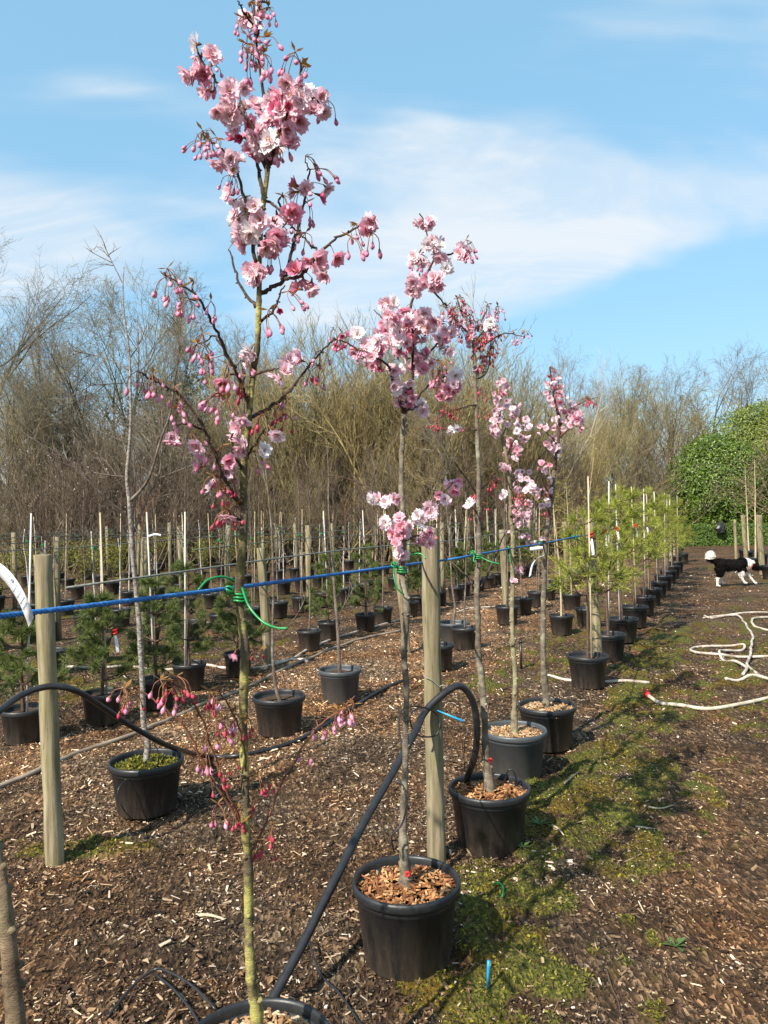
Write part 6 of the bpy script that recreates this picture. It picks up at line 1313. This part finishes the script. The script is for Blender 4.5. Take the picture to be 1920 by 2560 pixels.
dm = bpy.data.objects.new('dogtmp', bodym.mesh('dogtmp', M['white'])); C.objects.link(dm)
rm = dm.modifiers.new('r', 'REMESH'); rm.mode = 'VOXEL'; rm.voxel_size = .011
sm = dm.modifiers.new('s', 'SMOOTH'); sm.iterations = 4; sm.factor = .5
dg = bpy.context.evaluated_depsgraph_get(); dg.update(); dme = bpy.data.meshes.new_from_object(dm.evaluated_get(dg)); C.objects.unlink(dm); bpy.data.objects.remove(dm)
nv = len(dme.vertices); co = np.empty(nv * 3, np.float32); dme.vertices.foreach_get('co', co); co = co.reshape(-1, 3); no = np.empty(nv * 3, np.float32); dme.vertices.foreach_get('normal', no); no = no.reshape(-1, 3)
X = co[:, 0] / s_ + 862; Z = 1328 - co[:, 2] / s_
fur = (fbm(co[:, 0] * 60, co[:, 2] * 25 + co[:, 1] * 30, 2, 2) - .5) * .022; fur[(Z > 1150)] *= .3; co2 = co + no * fur[:, None]
belly = (Z > 1070) & (Z < 1140) & (X > 980) & (X < 1260); co2[belly, 2] -= .03 * vn(co[belly, 0] * 70, co[belly, 1] * 40, 3)
dme.vertices.foreach_set('co', co2.astype(np.float32).ravel())
jit = (fbm(co[:, 0] * 30, co[:, 2] * 30, 8, 2) - .5) * 40
white = ((Z > 1185 + jit) & (X < 1050)) | ((Z > 1110 + jit) & (X > 1190)) | ((X > 1318 + jit) & (X < 1402 + jit * .5) & (Z < 1110)) | ((Z < 905 + jit * .4 - (X - 800) * .1) & (X < 890)) | ((Z > 1085 + jit) & (X > 985) & (X < 1260)) | ((X > 1400) & (X < 1450) & (Z < 985))
ca2 = dme.attributes.new('coat', 'FLOAT', 'POINT'); ca2.data.foreach_set('value', white.astype(np.float32))
def fur_mat(t, b, out):
    a = nd(t, 'ShaderNodeAttribute', attribute_name='coat').outputs['Fac']; n = noise(t, 60, 4, .6, stretch=(1, 1, .4))
    c = mixc(t, ramp(t, a, [(.35, (0, 0, 0)), (.65, (1, 1, 1))]), ramp(t, n, [(.3, (.003, .003, .003)), (.7, (.010, .008, .007))]), ramp(t, n, [(.3, (.62, .57, .50)), (.7, (.82, .79, .74))]))
    t.links.new(c, b.inputs['Base Color']); b.inputs['Roughness'].default_value = .9; b.inputs['Specular IOR Level'].default_value = .08; bump(t, b, n, .5, .01)
M['fur'] = mat('collie_fur', fur_mat); dme.materials.clear(); dme.materials.append(M['fur'])
for p in dme.polygons: p.use_smooth = True
dog = thing('dog', 'black and white collie sniffing at a pot with its tail raised', 'dog', (DX, DYY, 0)); inst('body', dme, dog, (0, 0, .005))
nh = 9000; hi_ = rg.integers(0, nv, nh); hw = white[hi_]; hl = np.where(Z[hi_] > 1200, .008, np.where((X[hi_] < 900) & (Z[hi_] < 960), .028, np.where((Z[hi_] > 1040) & (Z[hi_] < 1160), .038, .022))) * (.6 + .8 * rg.random(nh))
hd = nrm(no[hi_] * .7 + np.array([-.55, 0, -.45]) + rg.normal(0, .25, (nh, 3))); hd[(X[hi_] < 900) & (Z[hi_] < 960)] = nrm(no[hi_] + rg.normal(0, .3, (nh, 3)))[(X[hi_] < 900) & (Z[hi_] < 960)]
hs = nrm(np.cross(hd, rg.normal(size=(nh, 3)))) * .0035; hp = co2[hi_]; mb = MB()
mb.add(np.stack([hp - hs, hp + hs, hp + hd * hl[:, None]], 1).reshape(-1, 3), None, np.arange(nh * 3).reshape(-1, 3)); fm = mb.mesh('coat', M['fur'], False)
fa = fm.attributes.new('coat', 'FLOAT', 'POINT'); fa.data.foreach_set('value', np.repeat(hw, 3).astype(np.float32)); q = inst('coat', fm, dog, (0, 0, .005)); q['kind'] = 'stuff'
mb = MB(); th = np.linspace(0, 2 * PI, 24); c = Dg(1388, 1020); ax = nrm(np.array([.8, 0, -.45])); a = np.array([0, 1.0, 0]); b = np.cross(ax, a)
tube(mb, c + np.cos(th)[:, None] * a * .080 + np.sin(th)[:, None] * b * .084, .008, 6); obj('collar', mb, M['red'], dog, world=False)
